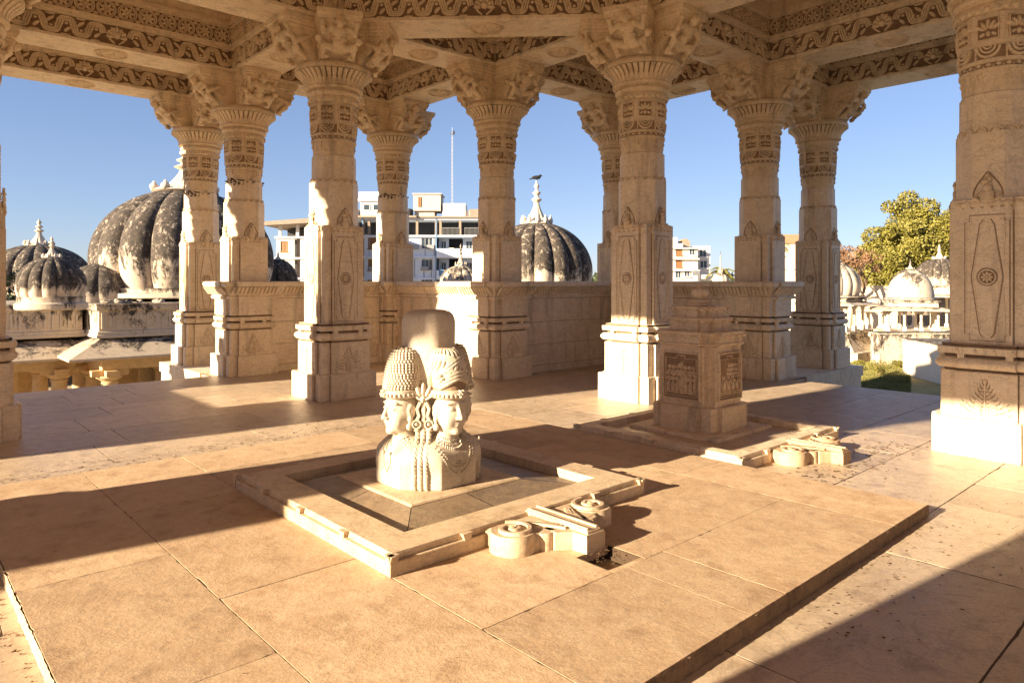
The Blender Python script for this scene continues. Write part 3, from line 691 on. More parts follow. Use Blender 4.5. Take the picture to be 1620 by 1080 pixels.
# ------------------------------------------------------------------ roof: beams with carved friezes, ceiling, eaves, dome
roof = empty('pavilion_roof', (OX,OY,0), 0, 'carved marble roof of the pavilion with scrollwork beams spanning the columns overhead', 'roof'); roof['kind'] = 'thing'
def beam_meshes(L):
    c = MB(); G_ = []; F_ = []
    c.box(0, L, -WB, WB, ZB, ZB+.045); c.box(0, L, -WB+.03, WB-.03, ZB+.045, ZB+.36); c.box(0, L, -WB, WB, ZB+.36, ZB+.40)
    c.box(0, L, -WB-.03, WB+.03, ZB+.40, ZB+.455); c.box(0, L, -WB+.01, WB-.01, ZB+.455, ZB+.74); c.box(0, L, -WB-.02, WB+.02, ZB+.74, ZB+.78)
    c.box(0, L, -WB-.06, WB+.06, ZB+.78, ZB+.84); c.box(0, L, -WB-.03, WB+.03, ZB+.84, ZB+1.0)
    for s in (-1,1):
        r = (-s,0,0) if s > 0 else (1,0,0); g = MB()
        o = (L/2, s*(WB-.03), ZB+.045); mp = pmap(o, r, (0,0,1), (0,s,0))
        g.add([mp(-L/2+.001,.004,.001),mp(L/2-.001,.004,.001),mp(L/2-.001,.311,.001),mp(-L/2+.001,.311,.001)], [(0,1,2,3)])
        # running vine
        half = L/2-.20; n = max(2, round(half/.205)); lam = half/n; f = MB()
        wave = lambda u: .157+.105*math.tanh(2.6*math.sin(u))/math.tanh(2.6)
        for sd in (-1,1):
            cen = [(.19+half*i/(n*10), wave(i/10*PI)) for i in range(n*10+1)]
            for (off, w) in ((.034,.030),(-.034,.030),(0,.030)):
                pts = []
                for i, (px, py) in enumerate(cen):
                    q0, q1 = cen[max(i-1,0)], cen[min(i+1,len(cen)-1)]; dx, dy = q1[0]-q0[0], q1[1]-q0[1]; l = math.hypot(dx,dy)
                    pts.append((sd*(px-dy/l*off*.95), min(.298,max(.014,py+dx/l*off*.8))))
                f.ribbon(pts, mp, w, .026)
            for i in range(n):
                cx = .19+lam*(i+.5); up = 1 if i % 2 == 0 else -1; cy = .157-up*.070
                f.ribbon([(sd*(cx+(.058-.0040*k)*math.cos(k*.62+1.2*up)), cy+up*(.056-.004*k)*math.sin(k*.62)) for k in range(12)], mp, .026, .026)
                f.blob(sd*cx, cy, .026, .026, mp, .03, 0, 8)
                f.blob(sd*(cx+.01), cy-up*.070, .075, .018, mp, .024, 0, 8)
                for w_ in (-1,1): f.blob(sd*(cx+w_*.058), .157+up*.022, .018, .044, mp, .024, w_*sd*.35, 8)
                f.blob(sd*cx, .157+up*.035, .03, .022, mp, .024, 0, 8)
        for k in range(7): f.blob(.10*math.cos(k*PI/6), .13+.12*math.sin(k*PI/6), .062, .030, mp, .045, k*PI/6, 8)
        f.blob(0,.155,.055,.055,mp,.065)
        for sd in (-1,1): f.ribbon([(sd*(.03+.10*math.sin(k*.35)), .02+.028*k) for k in range(10)], mp, .028, .032)
        # rosettes in circles above
        mp2 = pmap((L/2, s*(WB-.01), ZB+.60), r, (0,0,1), (0,s,0))
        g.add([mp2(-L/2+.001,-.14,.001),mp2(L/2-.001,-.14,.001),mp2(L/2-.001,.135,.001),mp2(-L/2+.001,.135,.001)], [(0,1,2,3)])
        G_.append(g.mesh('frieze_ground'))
        n2 = max(2, round(L/.31)); st_ = L/n2
        for i in range(n2):
            cx = -L/2+st_*(i+.5)
            for (rr, w) in ((.135,.024),(.108,.018)):
                f.ribbon([(cx+rr*math.cos(k*PI/9), rr*math.sin(k*PI/9)) for k in range(18)], mp2, w, .02, True)
            f.flower(cx, 0, .10, mp2, .035, 7)
            for v in (-.110,.110): f.blob(cx+st_/2, v, .036, .04, mp2, .02, PI/2, 8)
        F_.append(f.mesh('scrollwork_frieze', smooth=35))
    ro = MB(); mp = pmap((L/2,0,ZB), (1,0,0), (0,-1,0), (0,0,-1))
    for (r, w, d) in ((.235,.03,.022),(.20,.012,.016)): ro.ribbon([(r*math.cos(k*PI/14), r*math.sin(k*PI/14)) for k in range(28)], mp, w, d, True)
    ro.flower(0,0,.19,mp,.035,10); ro.flower(0,0,.10,mp,.05,8,.2)
    return c.mesh('beam'), G_, F_, ro.mesh('ceiling_rosette', smooth=40)
cache = {}
def beam(x0, y0, x1, y1, cut0=WB, cut1=WB, dz=0):
    L = math.dist((x0,y0),(x1,y1)); a = math.atan2(y1-y0, x1-x0); l = round(L-cut0-cut1, 3)
    if l not in cache: cache[l] = beam_meshes(l)
    me = cache[l]; o = link('beam', me[0], MAR, roof, (x0+math.cos(a)*cut0, y0+math.sin(a)*cut0, dz), a)
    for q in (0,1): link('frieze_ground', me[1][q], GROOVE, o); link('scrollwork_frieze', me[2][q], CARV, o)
    link('ceiling_rosette', me[3], CARV, o)
def node(n, rot=0, h=WB):
    return None
nm = MB(); nodes = []
for (z0,z1,h) in ((0,.045,WB),(.045,.36,WB-.03),(.36,.40,WB),(.40,.455,WB+.03),(.455,.74,WB-.01),(.74,.78,WB+.02),(.78,.84,WB+.06),(.84,1.0,WB+.03)):
    nm.box(-h+.001, h-.001, -h+.001, h-.001, ZB+z0, ZB+z1)
for q in range(4):
    a = q*PI/2; n_ = (math.sin(a),-math.cos(a),0); mp = pmap((n_[0]*(WB-.03), n_[1]*(WB-.03), ZB+.2), (math.cos(a),math.sin(a),0), (0,0,1), n_)
    for s in (-1,1):
        nm.ribbon([(s*(.05+.20*k/10), .12*math.sin(k*.9)) for k in range(11)], mp, .024, .024)
        nm.ribbon([(s*(.10+.20*k/10), .12*math.sin(k*.9)) for k in range(11)], mp, .02, .022)
    nm.blob(0,0,.09,.07,mp,.03); nm.blob(0,.0,.04,.03,mp,.045)
ME_node = nm.mesh('beam_joint', smooth=35)
done = set()
for sx in (1,-1):
    for sy in (1,-1):
        for (i, j) in ((1,2),(2,1),(2,2),(1,3),(3,1),(2,3),(3,2),(1,4),(4,1)):
            k = (sx*DD[i], sy*DD[j])
            if k in done: continue
            done.add(k); link('beam_joint', ME_node, CARV, roof, (k[0], k[1], 0))
        P = lambda i, j: (sx*DD[i], sy*DD[j])
        for (A, B) in (((1,2),(2,2)),((1,3),(2,3)),((2,2),(2,3)),((1,2),(1,3)),((1,3),(1,4)),((2,1),(2,2)),((3,1),(3,2)),((2,2),(3,2)),((2,1),(3,1)),((3,1),(4,1))):
            beam(*P(*A), *P(*B))
        beam(*P(1,2), *P(2,1), .30, .30, -.004)
    for j in (2,3,4):
        beam(-D1, sx*DD[j], D1, sx*DD[j]); beam(sx*DD[j], -D1, sx*DD[j], D1)
cl = MB(); ZC = ZB+1.003
xs = [-D4-.42,-D3-.42,-D2,-D1,D1,D2,D3+.42,D4+.42]
def covered(x, y):
    x, y = abs(x), abs(y)
    if max(x,y) < D2: return False
    return (x < D3+.42 and y < D2+.42) or (y < D3+.42 and x < D2+.42) or (x < D1+.42 and y < D4+.42) or (y < D1+.42 and x < D4+.42)
bk = sorted(set([s*v for s in (1,-1) for v in (D1,D1+.42,D2,D2+.42,D3+.42,D4+.42)]))
for i in range(len(bk)-1):
    for j in range(len(bk)-1):
        if covered((bk[i]+bk[i+1])/2, (bk[j]+bk[j+1])/2): cl.box(bk[i],bk[i+1],bk[j],bk[j+1],ZC,ZC+.45)
for sx in (1,-1):
    for sy in (1,-1):
        T = [(sx*D1,sy*D2),(sx*D2,sy*D1),(sx*D2,sy*D2)]; cl.loft([[(x,y,ZC) for x,y in T],[(x,y,ZC+.45) for x,y in T]])
cl.build('ceiling_slab', MAR, roof)
dr = MB()                                              # drum and dome over the octagon
oc = lambda r, z: [(r*math.cos(PI/8+k*PI/4), r*math.sin(PI/8+k*PI/4), z) for k in range(8)]
Ro = math.hypot(D1, D2)
dr.loft([oc(Ro+.45,ZC-.001), oc(Ro+.45,ZC+.7), oc(Ro+.15,ZC+.7), oc(Ro-.1,ZC-.001)]+[oc(Ro+.45,ZC-.001)], False, False)
dr.build('drum', MAR, roof)
dm = MB(); dm.lathe([((Ro+.2)*math.cos(t), ZC+.68+(Ro*.5)*math.sin(t)) for t in [k*PI/2/12 for k in range(12)]]+[(.02,ZC+.68+Ro*.5)], 48, cap0=False)
dm.build('dome', MAR, roof, smooth=60)
ev = MB(); q4 = []
base = [(D4,-D1),(D4,D1),(D3,D1),(D3,D2),(D2,D2),(D2,D3),(D1,D3),(D1,D4)]
poly = []
for k in range(4):
    c_, s_ = ((1,0),(0,1),(-1,0),(0,-1))[k]; poly += [(x*c_-y*s_, x*s_+y*c_) for x, y in base[1:]]+[]
def off(poly, d):
    out = []; n = len(poly)
    for i in range(n):
        p, c, q = poly[i-1], poly[i], poly[(i+1) % n]
        a = Vector((c[0]-p[0], c[1]-p[1])).normalized(); b = Vector((q[0]-c[0], q[1]-c[1])).normalized()
        na, nb = Vector((a.y,-a.x)), Vector((b.y,-b.x)); t = (na+nb); t = t*(1/ max(.3, t.dot(na)))*1.0
        out.append((c[0]+t.x*d, c[1]+t.y*d))
    return out
ev.loft([[(x,y,z) for x,y in off(poly,d)] for d, z in ((.40,6.455),(1.25,6.06),(1.25,6.13),(.43,6.56))], False, False)
ev.build('eave', MAR, roof)
# ------------------------------------------------------------------ offering basins (yoni) on the floor
def rim_block(m, x0, x1, y0, y1, w, z0, z1, inner, notch=(.0,)):
    # outer wall with a ledge cut along the top outside edge, open channel inside
    cx = [(x0,y0),(x1,y0),(x1,y1),(x0,y1)]
    def lp(o, z): return [(x0+o,y0+o,z),(x1-o,y0+o,z),(x1-o,y1-o,z),(x0+o,y1-o,z)]
    H = z1-z0
    m.loft([lp(0,z0), lp(0,z0+H*.62), lp(.004,z0+H*.66), lp(.028,z0+H*.68), lp(.030,z1-.012), lp(.036,z1-.002), lp(w,z1), lp(w+.006,z0+inner)], False, False)
def add_lugs(m, x0, x1, y0, y1, z1, H, n=3):
    for s in range(4):
        for i in range(n+2):
            t = [.0, .24, .5, .76, 1.0][i] if n == 3 else i/(n+1)
            L = x1-x0; d = .045
            p = min(max(t*L, d*.5), L-d*.5)
            cxy = [(x0+p, y0), (x1, y0+p), (x0+p, y1), (x0, y0+p)][s]; nx, ny = [(0,1),(-1,0),(0,-1),(1,0)][s]
            r = pmap((cxy[0]+nx*-.0015, cxy[1]+ny*-.0015, z1-H*.36), (ny, -nx, 0), (0,0,1), (nx,ny,0))
            vs = [r(-.004,-.055,0), r(-.036,H*.335,0), r(.036,H*.335,0), r(.004,-.055,0), r(-.004,-.055,.030), r(-.036,H*.335,.034), r(.036,H*.335,.034), r(.004,-.055,.030)]
            m.add(vs, [(0,1,2,3)[::-1],(4,5,6,7),(0,1,5,4),(1,2,6,5),(2,3,7,6),(3,0,4,7)])
def spout(m, cx, y0, z0, z1, s=1.0, skew=0):
    # water outlet pointing towards -y: two scroll volutes beside a straight raised channel
    m2 = MB(); ztop = z1
    def prism(pts, za, zb, bev=.012):
        c = (sum(p[0] for p in pts)/len(pts), sum(p[1] for p in pts)/len(pts))
        sh = lambda k: [(c[0]+(p[0]-c[0])*k, c[1]+(p[1]-c[1])*k) for p in pts]
        kk = 1-bev/(.25*s)
        m2.loft([[(cx+x*s, y0+y*s, za) for x, y in pts], [(cx+x*s, y0+y*s, zb-bev) for x, y in pts], [(cx+x*s, y0+y*s, zb) for x, y in sh(kk)]], False, True)
    H = z1-z0
    for sg in (-1, 1):
        cc = (sg*.32, -.13); r = .128
        prism([(cc[0]+r*math.cos(a*PI/12), cc[1]+r*math.sin(a*PI/12)) for a in range(24)], z0, z1-.004, .02)
        mp = lambda a, b, h, cc=cc: (cx+(cc[0]+a)*s, y0+(cc[1]+b)*s, z1-.006+h)
        sp = [((.115-.0042*k)*math.cos(k*.42*sg+1.2), (.115-.0042*k)*math.sin(k*.42*sg+1.2)) for k in range(25)]
        m2.ribbon(sp if sg < 0 else sp, mp, .030, .022)
        m2.blob(0,0,.028,.028,mp,.03)
        c2 = (sg*.175, -.235); prism([(c2[0]+.055*math.cos(a*PI/8), c2[1]+.05*math.sin(a*PI/8)) for a in range(16)], z0, z1-.012, .012)
        prism([(sg*.05,.005),(sg*.24,.005),(sg*.24,-.20),(sg*.14,-.30),(sg*.05,-.34)][::sg], z0, z1-.014, .01)
        mq = lambda a, b, h: (cx+a*s, y0+b*s, z1-.016+h)
        for k in range(3):
            o = .042*k; m2.ribbon([(sg*(.22-o*.5), -.04-.03*k),(sg*(.17-o*.4), -.07-.045*k),(sg*(.115-o*.1), -.13-.05*k),(sg*(.075), -.23-.035*k)], mq, .026, .020)
    prism([(-.40,.005),(-.40,-.14),(-.30,-.235),(-.12,-.27),(.12,-.27),(.30,-.235),(.40,-.14),(.40,.005)], z0, z1-.010, .016)
    prism([(-.16,-.30),(-.085,-.36),(-.075,-.455),(.075,-.455),(.085,-.36),(.16,-.30),(.16,-.2),(-.16,-.2)], z0, z1-.01, .012)
    prism([(-.052,.05),(-.052,-.44),(.052,-.44),(.052,.05)], z0+H*.5, z1+.012, .010)
    mq = lambda a, b, h: (cx+a*s, y0+b*s, z1+.011+h)
    for x in (-.036,.036): m2.ribbon([(x,.04),(x,-.43)], mq, .020, .010)
    m.merge(m2)
YX0, YX1, YY0, YY1 = 2.08, 4.33, 3.27, 5.47; YH = .118
t = empty('water_basin', (0,0,0), 0, 'larger square stone basin with a scrolled outlet on the raised platform, under the four-faced statue', 'stone basin', 'square stone basins with outlets')
m = MB(); rim_block(m, YX0, YX1, YY0, YY1, .265, PH+.001, PH+YH, .045); add_lugs(m, YX0, YX1, YY0, YY1, PH+YH, YH); m.build('rim', YONI, t, smooth=25)
m = MB(); spout(m, 3.20, YY0-.001, PH+.001, PH+YH, 1.1); m.build('scrolled_outlet', YONI, t, smooth=32)
SX, SYY = 3.15, 4.41; sq = lambda h, z, cx=SX, cy=SYY: [(cx-h,cy-h,z),(cx+h,cy-h,z),(cx+h,cy+h,z),(cx-h,cy+h,z)]
def sloped(parent, ix0, ix1, iy0, iy1, h, zi, zo, mats, cx, cy):
    a = [(ix0,iy0),(ix1,iy0),(ix1,iy1),(ix0,iy1)]; b = [(cx-h,cy-h),(cx+h,cy-h),(cx+h,cy+h),(cx-h,cy+h)]
    m = MB()
    for k in range(4):
        j = (k+1) % 4; g = .003
        for (t0, t1) in ((0,.47),(.47,1)):
            L = lambda p, q, t: (p[0]+(q[0]-p[0])*t, p[1]+(q[1]-p[1])*t)
            p0, p1, q0, q1 = L(a[k],a[j],t0+.002), L(a[k],a[j],t1-.002), L(b[k],b[j],t0+.004), L(b[k],b[j],t1-.004)
            m.add([(*p0,zo),(*p1,zo),(*q1,zi),(*q0,zi)], [(0,1,2,3)])
    m.build('sloped_inner_slab', mats, parent)
m = MB(); m.box(YX0+.20, YX1-.20, YY0+.20, YY1-.20, PH+.002, PH+.030); m.build('channel_bed', GAP, t)
sloped(t, YX0+.315, YX1-.315, YY0+.315, YY1-.315, .50, PH+YH-.008, PH+.062, DARKS, SX, SYY)
m = MB(); m.loft([sq(.50, PH+.06), sq(.50, PH+YH-.004), sq(.485, PH+YH+.004)]); m.build('centre_slab', YONI, t)

ZX0, ZX1, ZY0, ZY1 = 5.73, 7.75, 3.25, 5.28; ZH = .125
t2 = empty('water_basin', (0,0,0), 0, 'smaller weathered stone basin with a plain blocky outlet, under the stepped shrine', 'stone basin', 'square stone basins with outlets')
m = MB(); rim_block(m, ZX0, ZX1, ZY0, ZY1, .17, .001, ZH, .045); add_lugs(m, ZX0, ZX1, ZY0, ZY1, ZH, ZH); m.build('rim', SHR, t2, smooth=25)
m = MB(); spout(m, 6.72, ZY0-.001, .001, ZH-.004, 1.12); m.build('scrolled_outlet', SAND, t2, smooth=32)
HX, HY = 6.87, 4.41
m = MB(); m.box(ZX0+.15, ZX1-.15, ZY0+.15, ZY1-.15, .002, .060); m.build('channel_bed', FLOOR, t2)
m = MB(); m.loft([sq(.56,.055,HX,HY), sq(.56,.085,HX,HY), sq(.55,.095,HX,HY)]); m.build('centre_slab', SHR, t2)

# ------------------------------------------------------------------ stepped stone shrine
s = empty('stepped_shrine', (HX, HY, .095), 0, 'small square stone shrine with relief panels and stepped top, standing in the smaller basin', 'shrine')
def stepped(loops, pw=.5, d=.05):
    m = MB(); m.loft([cross(h, z, d, h*pw if pw < 1 else None) for h, z in loops]); return m
stepped([(.42,0),(.42,.245),(.405,.26)], .55).build('base', SHR, s, .006)
stepped([(.355,.255),(.355,.905)], .72, .055).build('body', SHR, s, .004)
cm_ = stepped([(.345,.90),(.40,.915),(.405,.935),(.385,.94),(.385,1.02),(.41,1.03),(.41,1.06),(.36,1.065)], .6, .06)
for mp in faces4(.41, 1.03):
    for i in range(-2,3): cm_.blob(i*.12, -.01, .022, .035, mp, .014, PI/2, 8)
cm_.build('cornice', SHR, s, .004)
m = stepped([(.30,1.06),(.30,1.17),(.32,1.18),(.32,1.205),(.24,1.21),(.24,1.29),(.258,1.30),(.258,1.325),(.20,1.33)], .5, .06)
for h, z in ((.32,1.19),(.258,1.31)):
    for mp in faces4(h, z):
        for i in range(-2,3): m.blob(i*h*.36, -.012, .016, .03, mp, .013, PI/2, 8)
m.lathe([(.15,1.328),(.165,1.345),(.15,1.36),(.10,1.365)], 24); m.build('stepped_top', SHR, s, smooth=30)
m = MB(); m.lathe([(.12,1.36),(.135,1.375),(.12,1.39),(.07,1.40),(.06,1.415),(.085,1.43),(.10,1.47),(.095,1.50),(.07,1.525),(.03,1.54),(.035,1.55),(.02,1.565)], 24)
for i in range(12): m.blob(0,0,.03,.02,tang(2*PI*i/12,.115,1.375),.015)
m.build('finial', SHR, s, smooth=50)
for q, kind in ((0,'row'),(3,'row2'),(1,'row2'),(2,'row')):
    a = q*PI/2; n = (math.sin(a), -math.cos(a), 0); r_ = (math.cos(a), math.sin(a), 0)
    W, T = (.225, .50); bx = pmap((n[0]*.3555, n[1]*.3555, .33), r_, (0,0,1), n)
    g = MB(); g.add([bx(-W,0,.0015),bx(W,0,.0015),bx(W,T,.0015),bx(-W,T,.0015)], [(0,1,2,3)]); g.build('panel_ground', LINE, s)
    m = MB()
    m.ribbon([(-W,0),(-W,T),(W,T),(W,0)], bx, .030, .030, True); m.ribbon([(-W+.03,.03),(-W+.03,T-.06),(-.05,T-.06),(-.05,T-.03),(.05,T-.03),(.05,T-.06),(W-.03,T-.06),(W-.03,.03)], bx, .012, .024, True)
    m.build('panel_frame', SHR, s, smooth=30)
    m = MB(); rr = random.Random(q)
    if kind == 'row2':                                  # crowd of figures in rows
        for i, x in enumerate([-.15,-.10,-.05,.05,.10,.15]):
            m.blob(x, .34, .024, .028, bx, .030, 0, 10); m.blob(x, .295, .03, .022, bx, .024, 0, 8)
            m.blob(x*1.1, .27, .026, .032, bx, .034, 0, 10); m.blob(x*1.1, .215, .034, .03, bx, .030, 0, 8); m.blob(x*1.1, .13, .024, .075, bx, .028, 0, 8)
            m.ribbon([(x*1.1-.03,.235),(x*1.1-.01,.20),(x*1.1+.025,.215)], bx, .014, .036)
        m.blob(0,.36,.034,.042,bx,.045); m.blob(0,.275,.055,.055,bx,.04); m.blob(0,.14,.04,.10,bx,.036); m.ribbon([(-.09,.24),(-.04,.30),(.04,.30),(.09,.24)], bx, .024, .046); m.ribbon([(-.035,.06),(-.01,.2),(.035,.06)], bx, .022, .042)
    else:
        for row, (zz, xs_) in enumerate(((.37,(.0,.045,.09,.135)),(.32,(-.02,.03,.08,.13)),(.24,(-.12,-.03,.06,.14)))):
            for x in xs_:
                m.blob(x,zz,.022,.026,bx,.032,0,10); m.blob(x,zz-.045,.03,.025,bx,.028)
        for x in (-.12,-.03,.06,.14):
            m.blob(x,.14,.028,.075,bx,.032,.1); m.ribbon([(x-.035,.17),(x,.21),(x+.04,.17)], bx, .018, .038); m.ribbon([(x-.02,.05),(x,.12),(x+.03,.05)], bx, .018, .034)
        m.box(0,0,0,0,0,0)
    for i in range(14):
        x = -.18+i*.028; m.ribbon([(x,.05),(x+.004,.075+.01*rr.random())], bx, .013, .022); 
    m.ribbon([(-.19,.082),(.19,.082)], bx, .010, .022)
    m.build('relief_figures', SHR, s, smooth=50)

# ------------------------------------------------------------------ four-faced lingam
SZ = PH+YH+.004
lg = empty('four_faced_statue', (SX, SYY, SZ), 0, 'white marble four-faced shrine statue with tall crowned heads around a central smooth shaft', 'statue')
def body(X, Y, Z):
    x0, y0 = X, Y
    # fold the four quadrants on to the +y one
    c1 = (Y >= np.abs(X)); c2 = (-Y >= np.abs(X)) & ~c1; c3 = (X > np.abs(Y)) & ~c1 & ~c2
    x = np.where(c1, X, np.where(c2, -X, np.where(c3, -Y, Y))); y = np.where(c1, Y, np.where(c2, -Y, np.where(c3, X, -X))); z = Z
    ax = np.abs(x)
    octo = np.maximum(np.maximum(np.abs(X), np.abs(Y)), (np.abs(X)+np.abs(Y))*.7071)
    dome = s_ell(X, Y, Z, (0,0,-.05), (.50,.50,.43))
    d = s_max(octo-.372, dome, .03); d = np.maximum(d, -Z)
    d = s_min(d, s_ell(ax,y,z,(.13,.22,.20),(.13,.13,.11)), .05)
    d = s_min(d, s_cap(x,y,z,(0,.20,.24),(0,.235,.42),.092,.076), .045)
    # head
    h = s_ell(x,y,z,(0,.245,.545),(.112,.132,.165))
    h = s_min(h, s_ell(x,y,z,(0,.285,.452),(.076,.078,.085)), .05)
    h = s_min(h, s_ell(x,y,z,(0,.348,.398),(.032,.028,.026)), .03)
    h = s_min(h, s_ell(ax,y,z,(.056,.322,.475),(.038,.036,.045)), .03)
    h = s_min(h, s_ell(ax,y,z,(.045,.348,.602),(.05,.016,.010)), .016)
    h = s_max(h, -s_ell(ax,y,z,(.046,.386,.568),(.037,.022,.020)), .014)
    h = s_min(h, s_ell(ax,y,z,(.046,.348,.562),(.030,.022,.017)), .004)
    h = s_max(h, -s_cap(ax,y,z,(.022,.378,.553),(.072,.352,.556),.004), .003)
    h = s_min(h, s_cap(x,y,z,(0,.370,.588),(0,.404,.500),.010,.017), .014)
    h = s_min(h, s_ell(ax,y,z,(.017,.388,.497),(.013,.015,.011)), .007)
    h = s_max(h, -s_ell(x,y,z,(0,.388,.476),(.010,.012,.012)), .008)
    h = s_min(h, s_ell(x,y,z,(0,.364,.460),(.034,.020,.0085)), .005)
    h = s_min(h, s_ell(x,y,z,(0,.360,.443),(.028,.021,.0095)), .005)
    h = s_max(h, -s_cap(ax,y,z,(0,.385,.4525),(.032,.370,.455),.0034), .003)
    for (ex, ey, ez, r1, r2, r3) in ((.112,.235,.545,.018,.034,.052),(.116,.245,.480,.014,.020,.028)):
        h = s_min(h, s_ell(ax,y,z,(ex,ey,ez),(r1,r2,r3)), .010)
    h = s_max(h, -s_ell(ax,y,z,(.135,.25,.55),(.012,.018,.030)), .006)
    h = s_min(h, s_ell(ax,y,z,(.120,.255,.432),(.020,.028,.030)), .008)
    d = s_min(d, h, .020)
    # neck folds
    d = s_max(d, -(np.abs(np.sqrt(x**2+(y-.225)**2)-.098)+np.abs(z-.365)-.006), .006)
    return d
me = sdf_obj_mesh('statue_body', body, (-.47,-.47,-.02), (.47,.47,.735), .0068)
link('statue_body', me, STAT, lg)
m = MB(); sh = []
for (r, z) in ((.195,.30),(.197,.60),(.200,.95),(.203,1.17),(.199,1.205),(.186,1.237),(.160,1.260),(.115,1.274),(.02,1.279)):
    sh.append([(r*(1+.014*math.cos(8*a*2*PI/64))*math.cos(a*2*PI/64+PI/8), r*(1+.014*math.cos(8*a*2*PI/64))*math.sin(a*2*PI/64+PI/8), z) for a in range(64)])
m.loft(sh); m.build('lingam_shaft', STAT, lg, smooth=50)
def surf(x, z):                                        # the chest surface in front of one face
    ys = np.linspace(.50, .1, 160).astype(np.float32); v = body(np.full_like(ys, x), ys, np.full_like(ys, z)); i = int(np.argmax(v < 0)); return float(ys[i])
_rs = np.linspace(.60, .15, 240).astype(np.float32)
def diag(z):                                           # body surface in the corner between two busts
    zs = [max(.004, z+o) for o in (-.05,-.025,0,.025,.05)]
    def one(zz):
        v = body(_rs*.7071, _rs*.7069, np.full_like(_rs, zz)); return float(_rs[int(np.argmax(v < 0))]) if (v < 0).any() else .235
    return max(.235, sum(one(zz) for zz in zs)/5)+.006
for q in range(4):
    a = q*PI/2; rzq = a
    hb = empty('headdress', (0,0,0)); bpy.data.objects.remove(hb)
    m = MB()                                           # headband
    ring = lambda r0, r1, z, n=40: [(r0*math.cos(k*2*PI/n), .245+r1*math.sin(k*2*PI/n), z) for k in range(n)]
    m.loft([ring(.105,.125,.635), ring(.132,.150,.642), ring(.140,.158,.655), ring(.136,.154,.670), ring(.140,.158,.678), ring(.138,.156,.695), ring(.115,.13,.705)])
    for k in range(30):
        an = k*2*PI/30; m.ball((.141*math.cos(an), .245+.159*math.sin(an), .664+.0*k), (.010,.010,.014), 6, 4)
    m.flower(0, 0, .035, pmap((0,.245+.155,.676),(-1,0,0),(0,0,1),(0,1,0)), .025, 6)
    m.build('headband', STAT, lg, smooth=45, rz=rzq)
    m = MB()
    prof = [(.122,.135,.70),(.128,.140,.74),(.124,.135,.82),(.112,.120,.90),(.098,.104,.96),(.080,.084,.985),(.045,.047,1.0)]
    cyy = lambda z: .245-.03*(z-.70)/.3
    m.loft([[(r0*math.cos(k*2*PI/32), cyy(z)+r1*math.sin(k*2*PI/32), z) for k in range(32)] for r0, r1, z in prof])
    m.build('crown_core', LINE, lg, smooth=45, rz=rzq); m = MB()  # dark core paints the shade in the gaps of the headdress
    def rad(z):
        for (A, B) in zip(prof, prof[1:]):
            if A[2] <= z <= B[2]: t_ = (z-A[2])/(B[2]-A[2]); return A[0]+(B[0]-A[0])*t_, A[1]+(B[1]-A[1])*t_
        return prof[-1][:2]
    if q in (1, 3):                                    # curls in staggered rows
        for i in range(15):
            z = .712+i*.0192; r0, r1 = rad(z); n = int(2*PI*r0/.0225)
            for k in range(n):
                an = (k+(i % 2)*.5)*2*PI/n; m.ball((r0*math.cos(an), cyy(z)+r1*math.sin(an), z), (.0128,.0128,.0118), 8, 5)
        for k in range(9): m.ball((.05*math.cos(k*.7), cyy(.99)+.05*math.sin(k*.7), .995), (.013,.013,.010), 8, 4)
        nm_ = 'curled_crown'
    else:                                              # matted locks: vertical folds above, crossing wraps below
        for k in range(22):
            an = k*2*PI/22; pts = []
            for j in range(8):
                z = .80+j*.028; r0, r1 = rad(min(z,.995)); tw = an+.5*math.sin(j*.3); pts.append(((r0+.003)*math.cos(tw), cyy(z)+(r1+.003)*math.sin(tw), z if z < .99 else .992))
            m.tube(pts, [.014,.016,.016,.015,.014,.013,.011,.009], 6)
        for sg in (-1,1):
            for k in range(5):
                pts = []
                for j in range(17):
                    an = PI/2+sg*(-1.5+j*.19); z = .715+.024*k+.055*abs(math.sin((j-2)*.2)) + .012*j*(1 if k > 2 else .3)*.6; r0, r1 = rad(z); pts.append(((r0+.006)*math.cos(an), cyy(z)+(r1+.006)*math.sin(an), z))
                m.tube(pts, .0145, 6)
        m.flower(.0, 0, .045, pmap((.115,.30,.79),(0,1,0),(0,0,1),(1,0,0)), .03, 7)
        m.flower(.0, 0, .045, pmap((-.115,.30,.79),(0,-1,0),(0,0,1),(-1,0,0)), .03, 7)
        nm_ = 'draped_crown'
    m.build(nm_, STAT, lg, smooth=45, rz=rzq)
    m = MB()                                           # necklaces and pendant
    def chain(w, drop, z0, sz, n, asp=1):
        for k in range(n+1):
            t_ = k/n*2-1; x = w*t_; z = z0-drop*(1-t_*t_); y = surf(x, z); m.ball((x, y+.002, z), (sz,sz*.8,sz*asp), 6, 4)
    if q in (0, 2):
        for i, (w, dp, z0) in enumerate(((.085,.045,.365),(.105,.055,.345))): chain(w, dp, z0, .0075, 18, 1.6)
        for k in range(19):
            t_ = k/9-1; x = .115*t_; z = .315-.05*(1-t_*t_); y = surf(x, z); m.ball((x,y,z),(.005,.008,.018),5,4)
        chain(.145,.165,.300,.0085,34); chain(.165,.195,.29,.0080,38)
        y = surf(0,.165); mp = pmap((0,y-.002,.165),(-1,0,0),(0,0,1),(0,1,0)); m.flower(0,0,.034,mp,.018,6); m.blob(0,-.05,.02,.02,mp,.016)
        y = surf(0,.05); mp = pmap((0,y-.002,.05),(-1,0,0),(0,0,1),(0,1,0)); m.blob(0,.01,.03,.045,mp,.012); m.ribbon([(0,.09),(0,-.04)],mp,.01,.01); m.blob(0,-.03,.02,.018,mp,.014)
    else:
        for i, (w, dp, z0) in enumerate(((.085,.05,.360),(.10,.07,.345),(.115,.09,.33),(.13,.11,.315))): chain(w, dp, z0, .0085, 20+3*i, 1)
